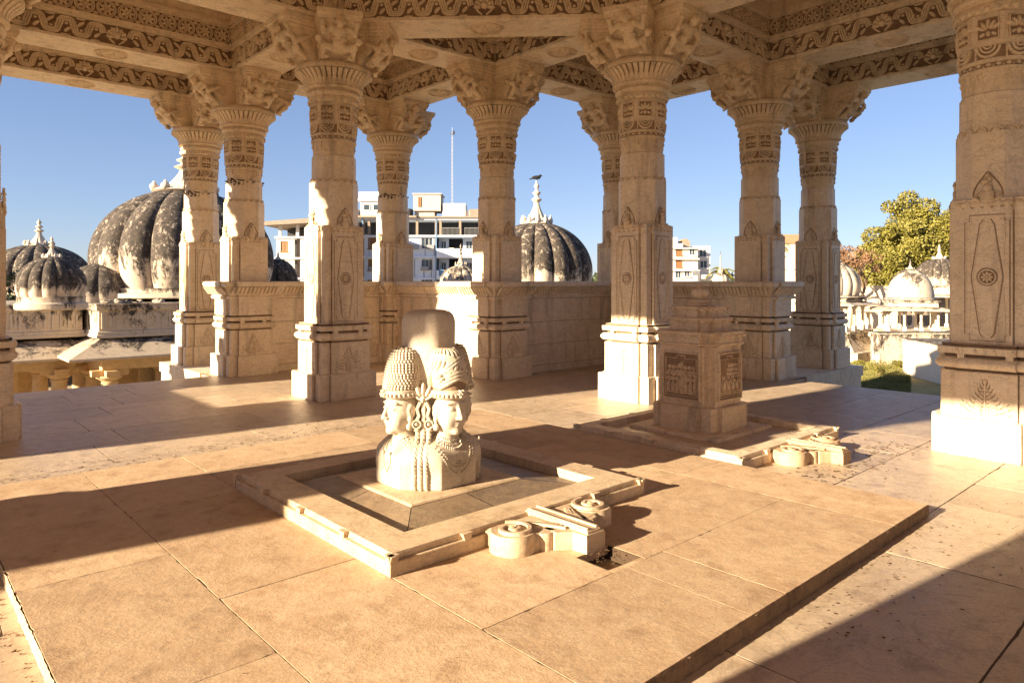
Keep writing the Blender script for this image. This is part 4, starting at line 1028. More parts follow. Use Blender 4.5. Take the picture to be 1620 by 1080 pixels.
        for k in range(6):
            for sg in (-1,1):
                x = sg*(.045+.006*k); z = .20-.016*k+.0; y = surf(x*.8, z); m.ball((x*.8,y,z),(.010,.008,.012),6,4)
        y = surf(0,.14); mp = pmap((0,y-.004,.14),(-1,0,0),(0,0,1),(0,1,0)); m.ribbon([(-.04,.11),(-.05,.04),(0,-.04),(.05,.04),(.04,.11)], mp, .012, .014); m.flower(0,.035,.03,mp,.018,6)
        m.ribbon([(0,-.04),(.008,-.07),(-.004,-.10),(.012,-.135)], mp, .008, .008)
    m.build('necklace', STAT, lg, smooth=50, rz=rzq)
    # twisted braids hanging in the corner between two busts
    A = PI/4; dx, dy = math.cos(A), math.sin(A); tx, ty = -dy, dx
    for j in (-1,0,1):
        m = MB(); bp = []
        for k in range(60):
            z = .47-.465*k/59; r = diag(z); o = j*(.040+.004*k/59); bp.append(Vector((dx*r+tx*o, dy*r+ty*o, z)))
        for st_ in range(3):
            pts = []
            for k, p in enumerate(bp):
                w_ = k*.62+st_*2*PI/3; pts.append(p + Vector((dx,dy,0))*.007*math.cos(w_) + Vector((tx,ty,0))*.008*math.sin(w_))
            m.tube(pts, .0115, 6)
        m.build('braid', STAT, lg, smooth=50, rz=rzq)
    m = MB()                                           # lotus ornament and ear-ring scrolls above the braids
    mp = pmap((dx*.232, dy*.232, .66), (tx,ty,0), (0,0,1), (dx,dy,0))
    for k in range(-2,3): m.blob(.035*k, .035-abs(k)*.012, .055-.004*abs(k), .020, mp, .035, PI/2-k*.45, 10)
    m.blob(0,-.03,.025,.035,mp,.045); m.ribbon([(-.07,.0),(-.02,-.03),(.02,-.03),(.07,.0)], mp, .02, .035)
    for sg in (-1,1):
        m.ribbon([(sg*.02,-.05),(sg*.045,-.10),(sg*.03,-.15),(sg*.05,-.19)], mp, .03, .035)
        m.ribbon([(sg*.045+.03*math.cos(k*.6), -.21+.03*math.sin(k*.6)) for k in range(11)], mp, .014, .045, True); m.blob(sg*.045,-.21,.02,.02,mp,.055)
        m.blob(sg*.045,-.255,.035,.014,mp,.04)
    m.ribbon([(0,-.04),(0,-.19)], mp, .035, .02)
    m.build('lotus_ornament', STAT, lg, smooth=45, rz=rzq)
# ------------------------------------------------------------------ surroundings
def leafcloud(clumps, n, size, rn, flat=.5):
    """many leaf-sized quads around clump centres [(x,y,z,r)]"""
    C = np.array(clumps); w = C[:,3]**2; idx = rn.choice(len(C), n, p=w/w.sum())
    d = rn.normal(size=(n,3)); d /= np.linalg.norm(d, axis=1)[:,None]; rad = rn.uniform(.45,1.05,n)**.6
    p = C[idx,:3] + d*(C[idx,3]*rad)[:,None]*np.array([1,1,.8])
    a = rn.normal(size=(n,3)); a /= np.linalg.norm(a,axis=1)[:,None]; b = np.cross(a, d+rn.normal(size=(n,3))*.7); b /= np.linalg.norm(b,axis=1)[:,None]+1e-9
    s = (size*rn.uniform(.6,1.4,n))[:,None]; v = np.stack([p-a*s, p+b*s*flat, p+a*s, p-b*s*flat], 1).reshape(-1,3)
    f = np.arange(n*4).reshape(-1,4); me = bpy.data.meshes.new('crown'); me.from_pydata(v.tolist(), [], f.tolist()); me.update(); return me
def branch(m, p, d, L, r, depth, rn, tips, spread=.6):
    q = p+d*L; mid = p+d*L*.5+Vector((rn.uniform(-1,1),rn.uniform(-1,1),0))*L*.06
    m.tube([p, mid, q], [r, r*.85, r*.66], 6, False)
    if depth == 0: tips.append(q); return
    for k in range(rn.choice([2,3,3])):
        v = (d+Vector((rn.uniform(-1,1),rn.uniform(-1,1),rn.uniform(-.3,.7)))*spread).normalized(); branch(m, q, v, L*rn.uniform(.6,.85), r*.6, depth-1, rn, tips, spread)
def tree(name, x, y, H, Rc, leafmat, n, size, label, seed, z0=GZ, squash=.8, sparse=False):
    rn = random.Random(seed); nr = np.random.default_rng(seed)
    t = empty(name, (x,y,z0), 0, label, 'tree'); m = MB(); tips = []
    branch(m, Vector((0,0,0)), Vector((0,0,1)), H*.27, H*.024, 4 if sparse else 3, rn, tips, .75 if sparse else .6); m.build('trunk', BARK, t, smooth=60)
    if sparse:
        cl = [(p.x,p.y,p.z,H*.035) for p in tips]
    else:
        cl = []
        for k in range(95):
            u = nr.normal(size=3); u /= np.linalg.norm(u); rr = nr.uniform(.15,.98)
            cl.append((u[0]*Rc*rr, u[1]*Rc*rr, H*.60+u[2]*H*.38*rr*squash/.8, Rc*nr.uniform(.15,.30)))
    if not sparse: cl += [(0,0,H*.60,Rc*.75),(0,0,H*.72,Rc*.62),(Rc*.2,0,H*.5,Rc*.7)]
    link('crown', leafcloud(cl, n, size, nr), leafmat, t); return t
lp = at(1450, 66); tree('leafy_tree', *lp, 13.6, 4.7, LEAF1, 90000, .13, 'large sunlit yellow-green leafy tree behind the small white domes', 11)
lp = at(1530, 70); tree('leafy_tree', *lp, 10.2, 4.2, LEAF1, 26000, .15, 'leafy tree partly hidden behind the nearest right column', 12)
lp = at(1351, 58); tree('bare_tree', *lp, 10.2, 2.4, LEAF3, 3200, .09, 'thin bare tree with reddish dry twigs left of the leafy tree', 21, sparse=True)
lp = at(1395, 80); tree('leafy_tree', *lp, 8.2, 4.6, LEAF1, 16000, .16, 'low round green tree between the bare tree and the domes', 14)
lp = at(1338, 95); tree('leafy_tree', *lp, 9.4, 3.8, LEAF3, 4500, .15, 'reddish dry leafed tree far behind the bare tree', 15)
lp = at(-18, 30); tree('leafy_tree', *lp, 7.2, 1.35, LEAF2, 5200, .10, 'dark tree at the left edge with only its outer twigs showing', 16)
lp = at(1660, 60); tree('leafy_tree', *lp, 9, 4.2, LEAF1, 9000, .17, 'leafy tree outside the right edge of the picture', 17)
def palm(u, Z, H, R_, label, n=26):
    x, y = at(u, Z); t = empty('palm_tree', (x,y,GZ), 0, label, 'palm tree'); m = MB(); rn = random.Random(u)
    m.tube([(0,0,0),(.1,.05,H*.5),(.05,0,H)], [.28,.22,.2], 8); m.build('trunk', BARK, t, smooth=50); m = MB()
    for k in range(n):
        a = k*2.4; el = rn.uniform(-.5,1.1); P = []
        for j in range(7): s = j/6; P.append(Vector((.05+math.cos(a)*R_*s*math.cos(el*(1-s*.3)), math.sin(a)*R_*s*math.cos(el*(1-s*.3)), H+R_*s*math.sin(el)-R_*.75*s*s)))
        for j in range(6):
            for q in range(4):
                c = P[j].lerp(P[j+1], q/4); d = (P[j+1]-P[j]).normalized(); sd = d.cross(Vector((0,0,1))).normalized()
                for s_ in (-1,1):
                    e = c+(sd*s_*.8+d*.7+Vector((0,0,-.35)))*R_*.24*(1-.5*j/6); w = d*.05
                    m.add([c-w, c+w, e], [(0,1,2)])
    m.build('crown', LEAF1, t)
palm(1142, 70, 6.1, 1.9, 'shaggy palm tree beside the white house, left of a parapet-end column'); palm(1232, 90, 9.6, 1.9, 'dark palm top showing above the yellow building between two right columns', 18)

# ---- ribbed lotus domes
def ribbed(m, R0, H, n, seg=10, bulge=1.12, zc=0, amp=.10, ph=0.0):
    prof = []
    for k in range(22):
        t = k/21; ang = -.42+t*(PI/2+.42-.10); r = R0*bulge*math.cos(ang)/1.0; z = H*(math.sin(ang)+math.sin(.42))/(1+math.sin(.42)); prof.append((max(r*.985/bulge*1.06, .04), z))
    r0 = prof[0][0]
    loops = []
    for (r, z) in prof:
        lp_ = []
        for i in range(n*seg):
            u = (i % seg)/seg; g_ = abs(math.sin(PI*u)); rr = r*(1-amp+amp*g_**.55); a = 2*PI*i/(n*seg)+ph; lp_.append((rr*math.cos(a), rr*math.sin(a), zc+z))
        loops.append(lp_)
    m.loft(loops)
def finial(m, r, z0, h, petals=10, spire=True):
    for k in range(petals):                            # ring of upright buds on the shoulder
        a = 2*PI*k/petals; x, y = r*1.05*math.cos(a), r*1.05*math.sin(a); m.ball((x,y,z0+h*.07), (r*.16,r*.16,h*.085), 8, 6); m.ball((x*1.0,y*1.0,z0+h*.15), (r*.07,r*.07,h*.05), 6, 4)
    m.lathe([(r*1.0,z0-h*.05),(r*1.12,z0),(r*1.0,z0+h*.05),(r*.8,z0+h*.07)], 28)
    if spire:
        F_ = [(.80,.05),(.70,.10),(.50,.20),(.34,.32),(.22,.42),(.18,.50),(.30,.53),(.38,.56),(.28,.59),(.16,.62),(.14,.66),(.26,.69),(.30,.72),(.20,.75),(.10,.79),(.10,.82),(.19,.86),(.19,.89),(.10,.93),(.05,1.0)]
        n = 40; loops = []
        for q, (rr, z) in enumerate(F_):
            loops.append([(r*rr*(1-(.13 if q < 6 else 0)*(i % 4 < 1))*math.cos(2*PI*i/n), r*rr*(1-(.13 if q < 6 else 0)*(i % 4 < 1))*math.sin(2*PI*i/n), z0+h*z) for i in range(n)])
        m.loft(loops)
def lotus_dome(u, Z, zb, R0, H, n, fin_h, mat, label, name='ribbed_dome', base=True, parent=None, loc=None, ph=0.0, amp=.10, smoothd=False):
    x, y = at(u, Z) if loc is None else loc
    t = empty(name, (x,y,zb), 0, label, 'dome', 'domes of the cenotaphs') if parent is None else parent
    bz = 0 if parent is None else zb
    m = MB()
    if smoothd: m.lathe([(R0*math.cos(a), bz+H*math.sin(a)) for a in [k*PI/2/14-.0 for k in range(14)]]+[(.03,bz+H)], 40)
    else: ribbed(m, R0, H, n, zc=bz, ph=ph, amp=amp)
    m.build('dome_shell', mat, t, smooth=32)
    m = MB(); rt = R0*(.34 if R0 > 3 else .26) if not smoothd else R0*.16; finial(m, rt, bz+H*.975, fin_h, max(6, n//2+2)); m.build('finial', LICH2 if mat is LICH2 else FINM, t, smooth=45)
    if base and parent is None:
        m = MB(); m.lathe([(R0*1.02,-.34),(R0*1.06,-.30),(R0*1.06,-.16),(R0*.99,-.12),(R0*.99,-.02),(R0*1.0,.03),(R0*.9,.04)], 56); m.build('dome_base', WALLS, t, smooth=40)
    return t
FINM = lichen('finial_plaster', (.68,.58,.46), .56, .6, 1.6)
def chhatri_body(m_w, m_e, m_c, half, zt, zcol, zbase, ncol=2, eave=.5, col_r=.14):
    """square pavilion body: parapet, sloping eave, columns. returns nothing; fills the three MBs (local coordinates)"""
    m_w.loft([[(-h,-h,z),(h,-h,z),(h,h,z),(-h,h,z)] for h, z in ((half,zt-.95),(half+.04,zt-.93),(half+.04,zt-.84),(half-.02,zt-.80),(half-.02,zt-.18),(half+.06,zt-.14),(half+.09,zt-.05),(half+.05,zt))])
    m_e.loft([[(-h,-h,z),(h,-h,z),(h,h,z),(-h,h,z)] for h, z in ((half-.1,zt-.90),(half+eave,zt-1.22),(half+eave,zt-1.30),(half-.1,zt-1.08))])
def wallbox(m, x0, x1, y0, y1, zt, zb):
    def lp(o, z): return [(x0-o,y0-o,z),(x1+o,y0-o,z),(x1+o,y1+o,z),(x0-o,y1+o,z)]
    m.loft([lp(.0,zb), lp(.05,zb+.02), lp(.05,zb+.10), lp(.01,zb+.14), lp(.03,zb+.20), lp(-.03,zb+.24), lp(-.03,zt-.24), lp(.04,zt-.20), lp(.06,zt-.10), lp(.03,zt-.08), lp(.07,zt-.05), lp(.07,zt)])
    z = zb+.27                                           # recessed meander band on each face
    k = x0+.10
    while k < x1-.12: m.box(k, k+.07, y0-.005, y0+.03, zb+.30, zt-.28) if int((k-x0)/.11) % 2 == 0 else None; k += .11
# left cenotaph: two stepped blocks, sloping eaves, columns, three domes
BX, BY = at(155, 22.0)
cen = empty('domed_cenotaph', (BX, BY, GZ), 0, 'weathered cenotaph under the big blackened ribbed dome, with stained parapets and sloping eaves', 'cenotaph')
zt, zb = zat(481, 22)-GZ, zat(536, 22)-GZ
m = MB(); wallbox(m, 0, 7.4, 0, 7, zt, zb); m.build('front_parapet', WALLS, cen, .01)
m = MB(); wallbox(m, -3.05, 0-.08, 1.6, 8, zt-.02, zb-.02); m.build('side_parapet', WALLS, cen, .01)
m = MB()
def eave_sheet(m, x0, x1, y0, y1, zi, drop, out):
    m.loft([[(x0-o,y0-o,z),(x1+o,y0-o,z),(x1+o,y1+o,z),(x0-o,y1+o,z)] for o, z in ((-.1,zi),(out,zi-drop),(out,zi-drop-.07),(-.1,zi-.16))])
eave_sheet(m, 0, 7.4, 0, 7, zb-.02, .50, .95)
m.build('eave', EAVEM, cen); m = MB(); eave_sheet(m, -3.05, -.2, 1.6, 8, zb-.10, .50, .9); m.build('eave', EAVEM, cen)
m = MB(); m.box(.15,7.2,.15,.55,zb-1.02,zb-.45); m.box(.15,.55,.56,6.8,zb-1.02,zb-.45); m.box(-2.9,-.3,1.8,2.2,zb-1.06,zb-.5); m.box(-2.9,-2.5,2.21,7.6,zb-1.06,zb-.5); m.build('architrave', WARMW := plain('ochre_plaster', (.66,.47,.25), .85), cen)
def small_column(m, x, y, z0, z1, r, cap=True):
    m.loft([[(x-h,y-h,z),(x+h,y-h,z),(x+h,y+h,z),(x-h,y+h,z)] for h, z in ((r*1.5,z0),(r*1.5,z0+.25),(r*1.15,z0+.3))])
    m.lathe([(r*1.05,z0+.3),(r,z0+(z1-z0)*.5),(r*.92,z1-.45),(r*1.1,z1-.43),(r*1.1,z1-.38),(r*.95,z1-.36),(r*1.6,z1-.24),(r*1.6,z1-.18)], 12, (x,y))
    m.box(x-r*2.2,x+r*2.2,y-r*.8,y+r*.8,z1-.18,z1); m.box(x-r*.79,x+r*.79,y-r*2.2,y+r*2.2,z1-.179,z1-.002)
for (x, y) in ((.4,.4),(2.6,.4),(4.8,.4),(7.0,.4),(.4,2.6),(.4,4.8),(2.6,2.6),(4.8,2.6),(2.6,4.8),(-2.7,2.0),(-.7,2.0),(-2.7,4.2),(-2.7,6.4),(-.9,4.2),(-1.5,6.4)):
    m = MB(); small_column(m, x, y, .35, zb-1.03, .24); m.build('column', WARMW, cen, smooth=40)
m = MB(); m.box(-3.4,7.9,-.4,9,-.02,.35); m.build('base', WALLS, cen)
m = MB(); m.box(1.8,6.6,5.5,5.8,.36,zb-1.1); m.box(-2.0,-.5,7.0,7.2,.36,zb-1.1); m.build('rear_screen', WARMW, cen)
lotus_dome(293, 27.5, zat(456,27.5), 3.16, 3.85, 16, 1.75, LICH, 'big blackened ribbed dome with a ring of buds, behind the outermost left column', ph=.1)
lotus_dome(82, 20.5, zat(471,20.5), 0.86, 1.20, 14, .62, LICH, 'small blackened ribbed dome on the corner of the left cenotaph, thin pointed finial', ph=.2)
d2 = lotus_dome(62, 36, zat(456,36), 2.25, 2.25, 16, 1.35, LICH, 'pale ribbed dome at the far left, behind the small blackened one', ph=.1)
m = MB(); m.box(-2.6,2.6,-2.6,2.6,-4.2,-.34); m.build('base', WALLS, d2)
dd = lotus_dome(440, 30, zat(441,30)-.6, .80, 1.45, 12, .35, LICH, 'small dark dome end just right of the parapet-end column'); m = MB(); m.box(-.9,.9,-.9,.9,-3.8,-.34); m.build('base', WALLS, dd)
m = MB(); rn = random.Random(4)                         # broken shoulder pieces between the domes
bx, by = at(160, 25); sh_ = MB(); ribbed(sh_, 1.15, 1.4, 10); o = sh_.build('ribbed_dome', LICH, None, smooth=32, loc=(bx,by,zat(470,25)-.2)); tag(o, 'half hidden pale ribbed dome stub between the small and the big blackened domes', 'dome', 'domes of the cenotaphs')
m = MB()
for k in range(9): m.ball((random.uniform(.2,3.2), random.uniform(.3,.8), zt+.05), (random.uniform(.1,.3),random.uniform(.1,.2),random.uniform(.05,.14)), 7, 4)
m.build('rubble', LICH2, cen)
# middle domes
cd = lotus_dome(849, 30, zat(446,30)-.4, 2.28, 2.95, 18, 1.85, LICH, 'dark ribbed dome with a crow on its finial, right of the parapet corner column', ph=.05)
m = MB(); m.box(-2.4,2.4,-2.4,2.4,-3.6,-.34); m.build('base', WALLS, cd)
ce = lotus_dome(729, 36, zat(446,36)-.3, 1.02, 1.15, 14, 1.15, LICH2, 'small grey ribbed dome with tiered spire, left of the parapet corner column', ph=.1)
m = MB(); m.box(-1.2,1.2,-1.2,1.2,-3.6,-.34); m.build('base', WALLS, ce)
# crow on the finial
ct = zat(446,30)-.4+2.95*.975+1.85
def crow(X,Y,Z):
    d = s_ell(X,Y,Z,(0,0,.10),(.15,.07,.075)); d = s_min(d, s_ell(X,Y,Z,(-.13,0,.165),(.055,.048,.048)), .04)
    d = s_min(d, s_cap(X,Y,Z,(-.17,0,.165),(-.235,0,.150),.018,.006), .01); d = s_min(d, s_cap(X,Y,Z,(.10,0,.08),(.27,0,.035),.035,.018), .03)
    for s in (-1,1):
        d = s_min(d, s_ell(X,Y,Z,(.04,s*.055,.105),(.15,.022,.05)), .015); d = s_min(d, s_cap(X,Y,Z,(0,s*.025,.05),(-.01,s*.03,-.01),.012), .01)
    return d
me = sdf_obj_mesh('crow', crow, (-.26,-.1,-.03), (.31,.1,.24), .011); o = link('crow', me, BLACK, None, (*at(849,30), ct+.02), YAW+PI); o.scale = (1.15,)*3; tag(o, 'black crow perched on top of the dark dome finial', 'bird')

# ---- right-hand cenotaphs
def kiosk(name, u, Z, zdome, zeave, zcolb, half, R0, H, n, fin, mat, label, smoothd=False, ncol=3, rot=0, ground=True, cr=.11, steps=0):
    x, y = at(u, Z); t = empty(name, (x,y,GZ), rot, label, 'cenotaph', 'small domed cenotaphs in the garden'); o = GZ
    zd, ze, zc = zdome-o, zeave-o, zcolb-o
    m = MB(); s = half*.80
    m.loft([[(-h,-h,z),(h,-h,z),(h,h,z),(-h,h,z)] for h, z in ((s,ze+.02),(s+.05,ze+.05),(s,ze+.12),(s,zd-.14),(s+.10,zd-.10),(s+.12,zd-.02),(s,zd))]); m.build('entablature', mat if mat is LICH2 else WALLS, t)
    m = MB(); m.loft([[(-h,-h,z),(h,-h,z),(h,h,z),(-h,h,z)] for h, z in ((s*.95,ze+.10),(half*1.28,ze-.10),(half*1.28,ze-.15),(s*.95,ze-.08))]); m.build('eave', LICH2, t)
    m = MB(); m.lathe([(R0*1.0,zd-.01),(R0*1.08,zd+.02),(R0*1.08,zd+.10),(R0*1.0,zd+.13)], 40); m.build('dome_base', LICH2, t, smooth=40)
    lotus_dome(0,0,zd+.12,R0,H,n,fin,mat,'',parent=t,smoothd=smoothd)
    for i in range(ncol):
        for j in range(ncol):
            if 0 < i < ncol-1 and 0 < j < ncol-1: continue
            m = MB(); small_column(m, -s+2*s*i/(ncol-1), -s+2*s*j/(ncol-1), zc, ze-.08, cr); m.build('column', LIGHTP, t, smooth=40)
    m = MB(); h = half*1.05
    L = [(h*1.04,zc),(h*1.04,zc-.12),(h*.92,zc-.18)]
    if steps: L += [(h*.9,zc-.35),(h*.96,zc-.45),(h*1.02,zc-.62),(h*1.10,zc-.80),(h*1.2,zc-1.0),(h*1.24,zc-1.1),(h*1.45,zc-1.12)]
    L += [(L[-1][0],0.0)]
    m.loft([[(-q,-q,z),(q,-q,z),(q,q,z),(-q,q,z)] for q, z in L[::-1]]); m.build('base', WALLS if steps else LIGHTP, t)
    return t
LIGHTP = plain('cream_plaster', (.72,.62,.48), .8, var=.2)
kiosk('domed_kiosk', 1318, 42, zat(470,42), zat(478,42), zat(521,42), 1.53, 1.48, 1.99, 16, .85, LICH2, 'tall kiosk with ribbed pale dome on a moulded stepped base, beside the outermost right column', ncol=3, steps=1, cr=.075)
kiosk('domed_kiosk', 1440, 40, zat(474,40), zat(486,40), zat(523,40), 1.53, 1.20, 1.65, 1, .60, LICH2, 'kiosk with smooth rounded grey dome and slender columns, in front of the big tree', smoothd=True, ncol=4, cr=.065, rot=R(-66))
kiosk('domed_kiosk', 1486, 54, zat(452,54), zat(466,54), zat(519,54), 2.25, 1.65, 2.0, 16, 1.1, LICH, 'ribbed grey domed kiosk behind the smooth domed one, beside the nearest column', ncol=3, cr=.09)
kiosk('domed_kiosk', 1383, 52, zat(484,52), zat(489,52), zat(521,52), .85, .50, .60, 12, .70, LICH2, 'tiny far kiosk with pointed finial between the ribbed and the smooth domes', ncol=2, cr=.12)

for (u, Z, r, vb, lab) in ((1268,50,.55,438,'slim white finial dome left of the outermost right column'), (1140,48,.55,448,'white bell-shaped finial in front of the palm, above the parapet')):
    q = lotus_dome(u, Z, zat(vb,Z), r, .75, 12, 1.5, LICH2, lab); m = MB(); m.box(-.7,.7,-.7,.7,-5,-.34); m.build('base', LIGHTP, q)
GL = -2.78                                             # raised lawn below the terrace
# white block walls and low terraces
def block(name, u0, u1, Z, D, vt, label, mat, capm=None, rot=0, cat='wall', zb=GZ, pts=None):
    X0, X1 = (u0-810)/F*Z, (u1-810)/F*Z; x, y = cw(X0, Z); t = empty(name, (x,y,zb), YAW+rot, label, cat); tag(t, kind='thing')
    h = zat(vt, Z)-zb; w = X1-X0; m = MB(); m.box(0,w,0,D,0,h-.09); m.build('wall_body', mat, t, .01)
    m = MB(); m.box(-.06,w+.06,-.06,D+.06,h-.085,h); m.build('coping', capm or mat, t, .01); return t
block('white_wall', 1806, 2139, 20, 14, 597.6, 'bright white plastered block with thin coping, left of the nearest column', WHITEW, LICH2, rot=R(-4))
block('garden_wall', 1392, 1700, 37.2, 1.0, 526, 'long low terrace wall in front of the smooth domed kiosk', WALLS, LICH2)
lw = MB(); L0 = [cw((1240-810)/F*24, 24), cw((1560-810)/F*24, 24), cw((1560-810)/F*39.5, 39.5), cw((1290-810)/F*39.5, 39.5)]
lw.loft([[(x,y,GZ-.1) for x,y in L0],[(x,y,GL) for x,y in L0]]); tag(lw.build('lawn', plain('dry_lawn', (.40,.31,.12), .95, var=.4, sc=1.5)), kind='structure')
block('garden_wall', 1180, 1420, 60, .6, 452, 'far white boundary wall behind the kiosks', LIGHTP, LIGHTP)
block('garden_wall', 1400, 1800, 66, .6, 470, 'far boundary wall under the large tree', CONC, CONC)
rn = random.Random(9); m = MB()
for k in range(75):
    x, y = at(rn.uniform(1385,1440), rn.uniform(37.5,39.3)); r = rn.uniform(.08,.25); m.ball((x,y,GL+rn.uniform(0,.55)*(1-abs(rn.gauss(0,.4)))), (r,r*rn.uniform(.6,1),r*.6), 6, 4)
tag(m.build('rubble', LICH2), 'heap of broken stones between the grass and the garden wall', 'rubble', kind='stuff')
# grass and scrub
nr = np.random.default_rng(5); n = 40000; uu = nr.uniform(1325,1440,n); ZZ = nr.uniform(26,38.5,n); P = np.array([at(a,b) for a,b in zip(uu,ZZ)])
hh = nr.uniform(.03,.11,n)*(1+1.4*(np.sin(P[:,0]*1.9)+np.sin(P[:,1]*2.3)>1.0)); ang = nr.uniform(0,2*PI,n); w = .03
v = np.zeros((n,3,3)); v[:,0,:2] = P+np.stack([np.cos(ang),np.sin(ang)],1)*w; v[:,1,:2] = P-np.stack([np.cos(ang),np.sin(ang)],1)*w; v[:,:2,2] = GL
v[:,2,:2] = P+nr.normal(size=(n,2))*.04; v[:,2,2] = GL+hh
me = bpy.data.meshes.new('grass'); me.from_pydata(v.reshape(-1,3).tolist(), [], np.arange(n*3).reshape(-1,3).tolist()); tag(link('grass', me, GRASSM), 'short patchy yellow-green grass on the ground below the terrace', 'grass', kind='stuff')
for i, (u, Z, s, lab) in enumerate(((1391,33,.8,'larger leafy shrub in the middle of the grass patch'), (1421,36,.45,'small shrub at the right end of the grass patch'), (1358,36.5,.4,'small shrub at the left end of the grass patch'))):
    x, y = at(u,Z); t = empty('shrub', (x,y,GL), 0, lab, 'shrub', 'shrubs on the grass'); m = MB()
    for k in range(7): a = k*.9; m.tube([(0,0,0),(math.cos(a)*s*.4,math.sin(a)*s*.4,s*.9)], [.015,.006], 4)
    m.build('stem', BARK, t); nr2 = np.random.default_rng(i+40); link('foliage', leafcloud([(math.cos(a)*s*.35*k_,math.sin(a)*s*.35*k_,s*(.4+.25*k_),s*.33) for k_ in (0,1,1.3) for a in (0,1.3,2.6,3.9,5.2)], 900, .035, nr2), LEAF1, t)

# ---- town buildings (local x to the right, y away from the camera)
def bld(name, u0, Z, label, rot=0):
    x, y = at(u0, Z); return empty(name, (x,y,GZ), YAW+rot, label, 'building')
def window(t, x, y, z, w, h, mat=None, bars=2, sill=True):
    m = MB(); f = .07
    m.box(x,x+w,y-.06,y+.05,z,z+f); m.box(x,x+w,y-.06,y+.05,z+h-f,z+h); m.box(x,x+f,y-.06,y+.05,z+f,z+h-f); m.box(x+w-f,x+w,y-.06,y+.05,z+f,z+h-f)
    for k in range(1,bars+1): xx = x+w*k/(bars+1); m.box(xx-.025,xx+.025,y-.04,y+.03,z+f,z+h-f)
    if sill: m.box(x-.12,x+w+.12,y-.22,y-.062,z-.08,z)
    wd = m.build('window', WHITE if mat is None else mat, t); p = MB(); p.box(x+f,x+w-f,y-.015,y+.012,z+f,z+h-f); p.build('pane', GLASS if mat is None else mat if mat is WOODM else GLASS, wd)
def Zu(Z): return Z/F
# unfinished white apartment block with blue trim
Z = 84; k = Zu(Z); A = bld('apartment_block', 575, Z, 'unfinished pale blue and white apartment block with dark open top storey behind the parapet')
W = (775-520)*k; x0 = (520-575)*k; zg = lambda v: zat(v, Z)-GZ
FLR = [0, .7, 3.2, zg(440), zg(406), zg(373), zg(346)]
m = MB()
for zf in FLR[1:]: m.box(x0-.25,x0+W+.25,-.30,9,zf-.18,zf+.06)
m.build('floor_slab', BUILD, A)
m = MB(); m.box(x0-.9,x0+W*.55,-.9,9.6,FLR[-1]+.065,FLR[-1]+.30); m.box(x0+W*.551,x0+W+.3,-.6,9.4,FLR[-1]+.065,FLR[-1]+.26); m.build('roof', CONC, A)
m = MB(); m.box(x0+.1,x0+W-.1,3.2,9.0,0,FLR[-1]-.19); m.build('inner_wall', DARKV, A)  # near-black colour paints the shade behind the open storeys
cols_u = [520,545,575,584,628,660,690,697,728,760,775]
for cu in cols_u:
    xx = (cu-575)*k; m = MB(); m.box(xx-.14,xx+.14,-.20,.3,FLR[-2]+.065,FLR[-1]-.185); m.build('pillar', CONC, A)
for f in range(5):                                     # wall panels with windows (left part), balconies (right part)
    z0, z1 = FLR[f]+.065, FLR[f+1]-.185
    for (ua, ub) in ((520,573),(576,627),(629,689)):
        xa, xb = (ua-575)*k, (ub-575)*k
        ww = 1.4; wx = xa+(xb-xa)*(.12 if ua == 576 else .62); m = MB(); wz = z0+.85
        m.box(xa,wx,0,.25,z0,z1); m.box(wx+ww,xb,0,.25,z0,z1); m.box(wx,wx+ww,0,.25,z0,wz); m.box(wx,wx+ww,0,.25,wz+1.35,z1); m.build('wall_panel', BUILD, A)
        if f >= 2: window(A, wx, .1, wz, ww, 1.35, WOODM if (ua == 576) else None, 2)
    for (ua, ub) in ((692,728),(731,775)):
        xa, xb = (ua-575)*k, (ub-575)*k; m = MB(); m.box(xa,xb,-1.1,-.95,z0-.2,z0+.85); m.box(xa,xb,-.949,1.5,z0-.24,z0-.08); m.build('balcony', BUILD, A)
        m = MB(); m.box(xa,xa+(xb-xa)*.45,1.5,1.7,z0,z1); m.build('wall_panel', BUILD, A)
        if f >= 2: window(A, xa+(xb-xa)*.10, 1.45, z0+.3, (xb-xa)*.25, 1.6, None, 1, False)
for cu in (574.5, 628, 690.5):
    xx = (cu-575)*k; m = MB(); m.box(xx-.07,xx+.07,-.36,-.305,0,FLR[-1]); m.build('blue_drainpipe', BLUE, A)
m = MB()
for (ua,ub) in ((700,728),(735,762)):
    xa, xb = (ua-575)*k, (ub-575)*k
    for q in range(14): m.box(xa+(xb-xa)*q/14, xa+(xb-xa)*q/14+.03, -.25,-.22, FLR[-2]+.07, FLR[-2]+.9)
    m.box(xa,xb,-.26,-.21,FLR[-2]+.9,FLR[-2]+.95)
m.build('railing', METAL, A)
m = MB(); xx = (578-575)*k; m.box(-.6,3.4,1.0,5.5,FLR[-1]+.31,zg(317)); m.box(-.9,3.7,.7,5.8,zg(317)+.005,zg(312)); m.box(-.75,3.5,.9,5.6,zg(312)+.005,zg(302)); m.build('stair_head', WHITE, A); 
for q in range(3): window(A, -.2+q*1.15, .95, zg(332), .8, .8, None, 0, False)
m = MB(); xa, xb = (652-575)*k, (697-575)*k; m.box(xa,xb-.1,1.0,4.6,zg(332),zg(306)); m.box(xa-.12,xb+.05,.85,4.8,zg(306)+.004,zg(304.2)); m.box(xa+.1,xb-.9,1.4,4.2,FLR[-1]+.31,zg(332)-.005); m.build('water_tank', plain('tank_concrete', (.60,.52,.44), .9, var=.3), A)
window(A, xa+.6, .97, zg(326), .35, 1.2, WOODM, 0, False)
m = MB(); xa, xb = (697-575)*k, (735-575)*k; m.box(xa+.1,xb,1.2,4.4,FLR[-1]+.28,zg(320)); m.box(xb+.02,xb+1.6,1.5,4.0,FLR[-1]+.28,zg(331)); m.build('roof_room', WHITE, A)
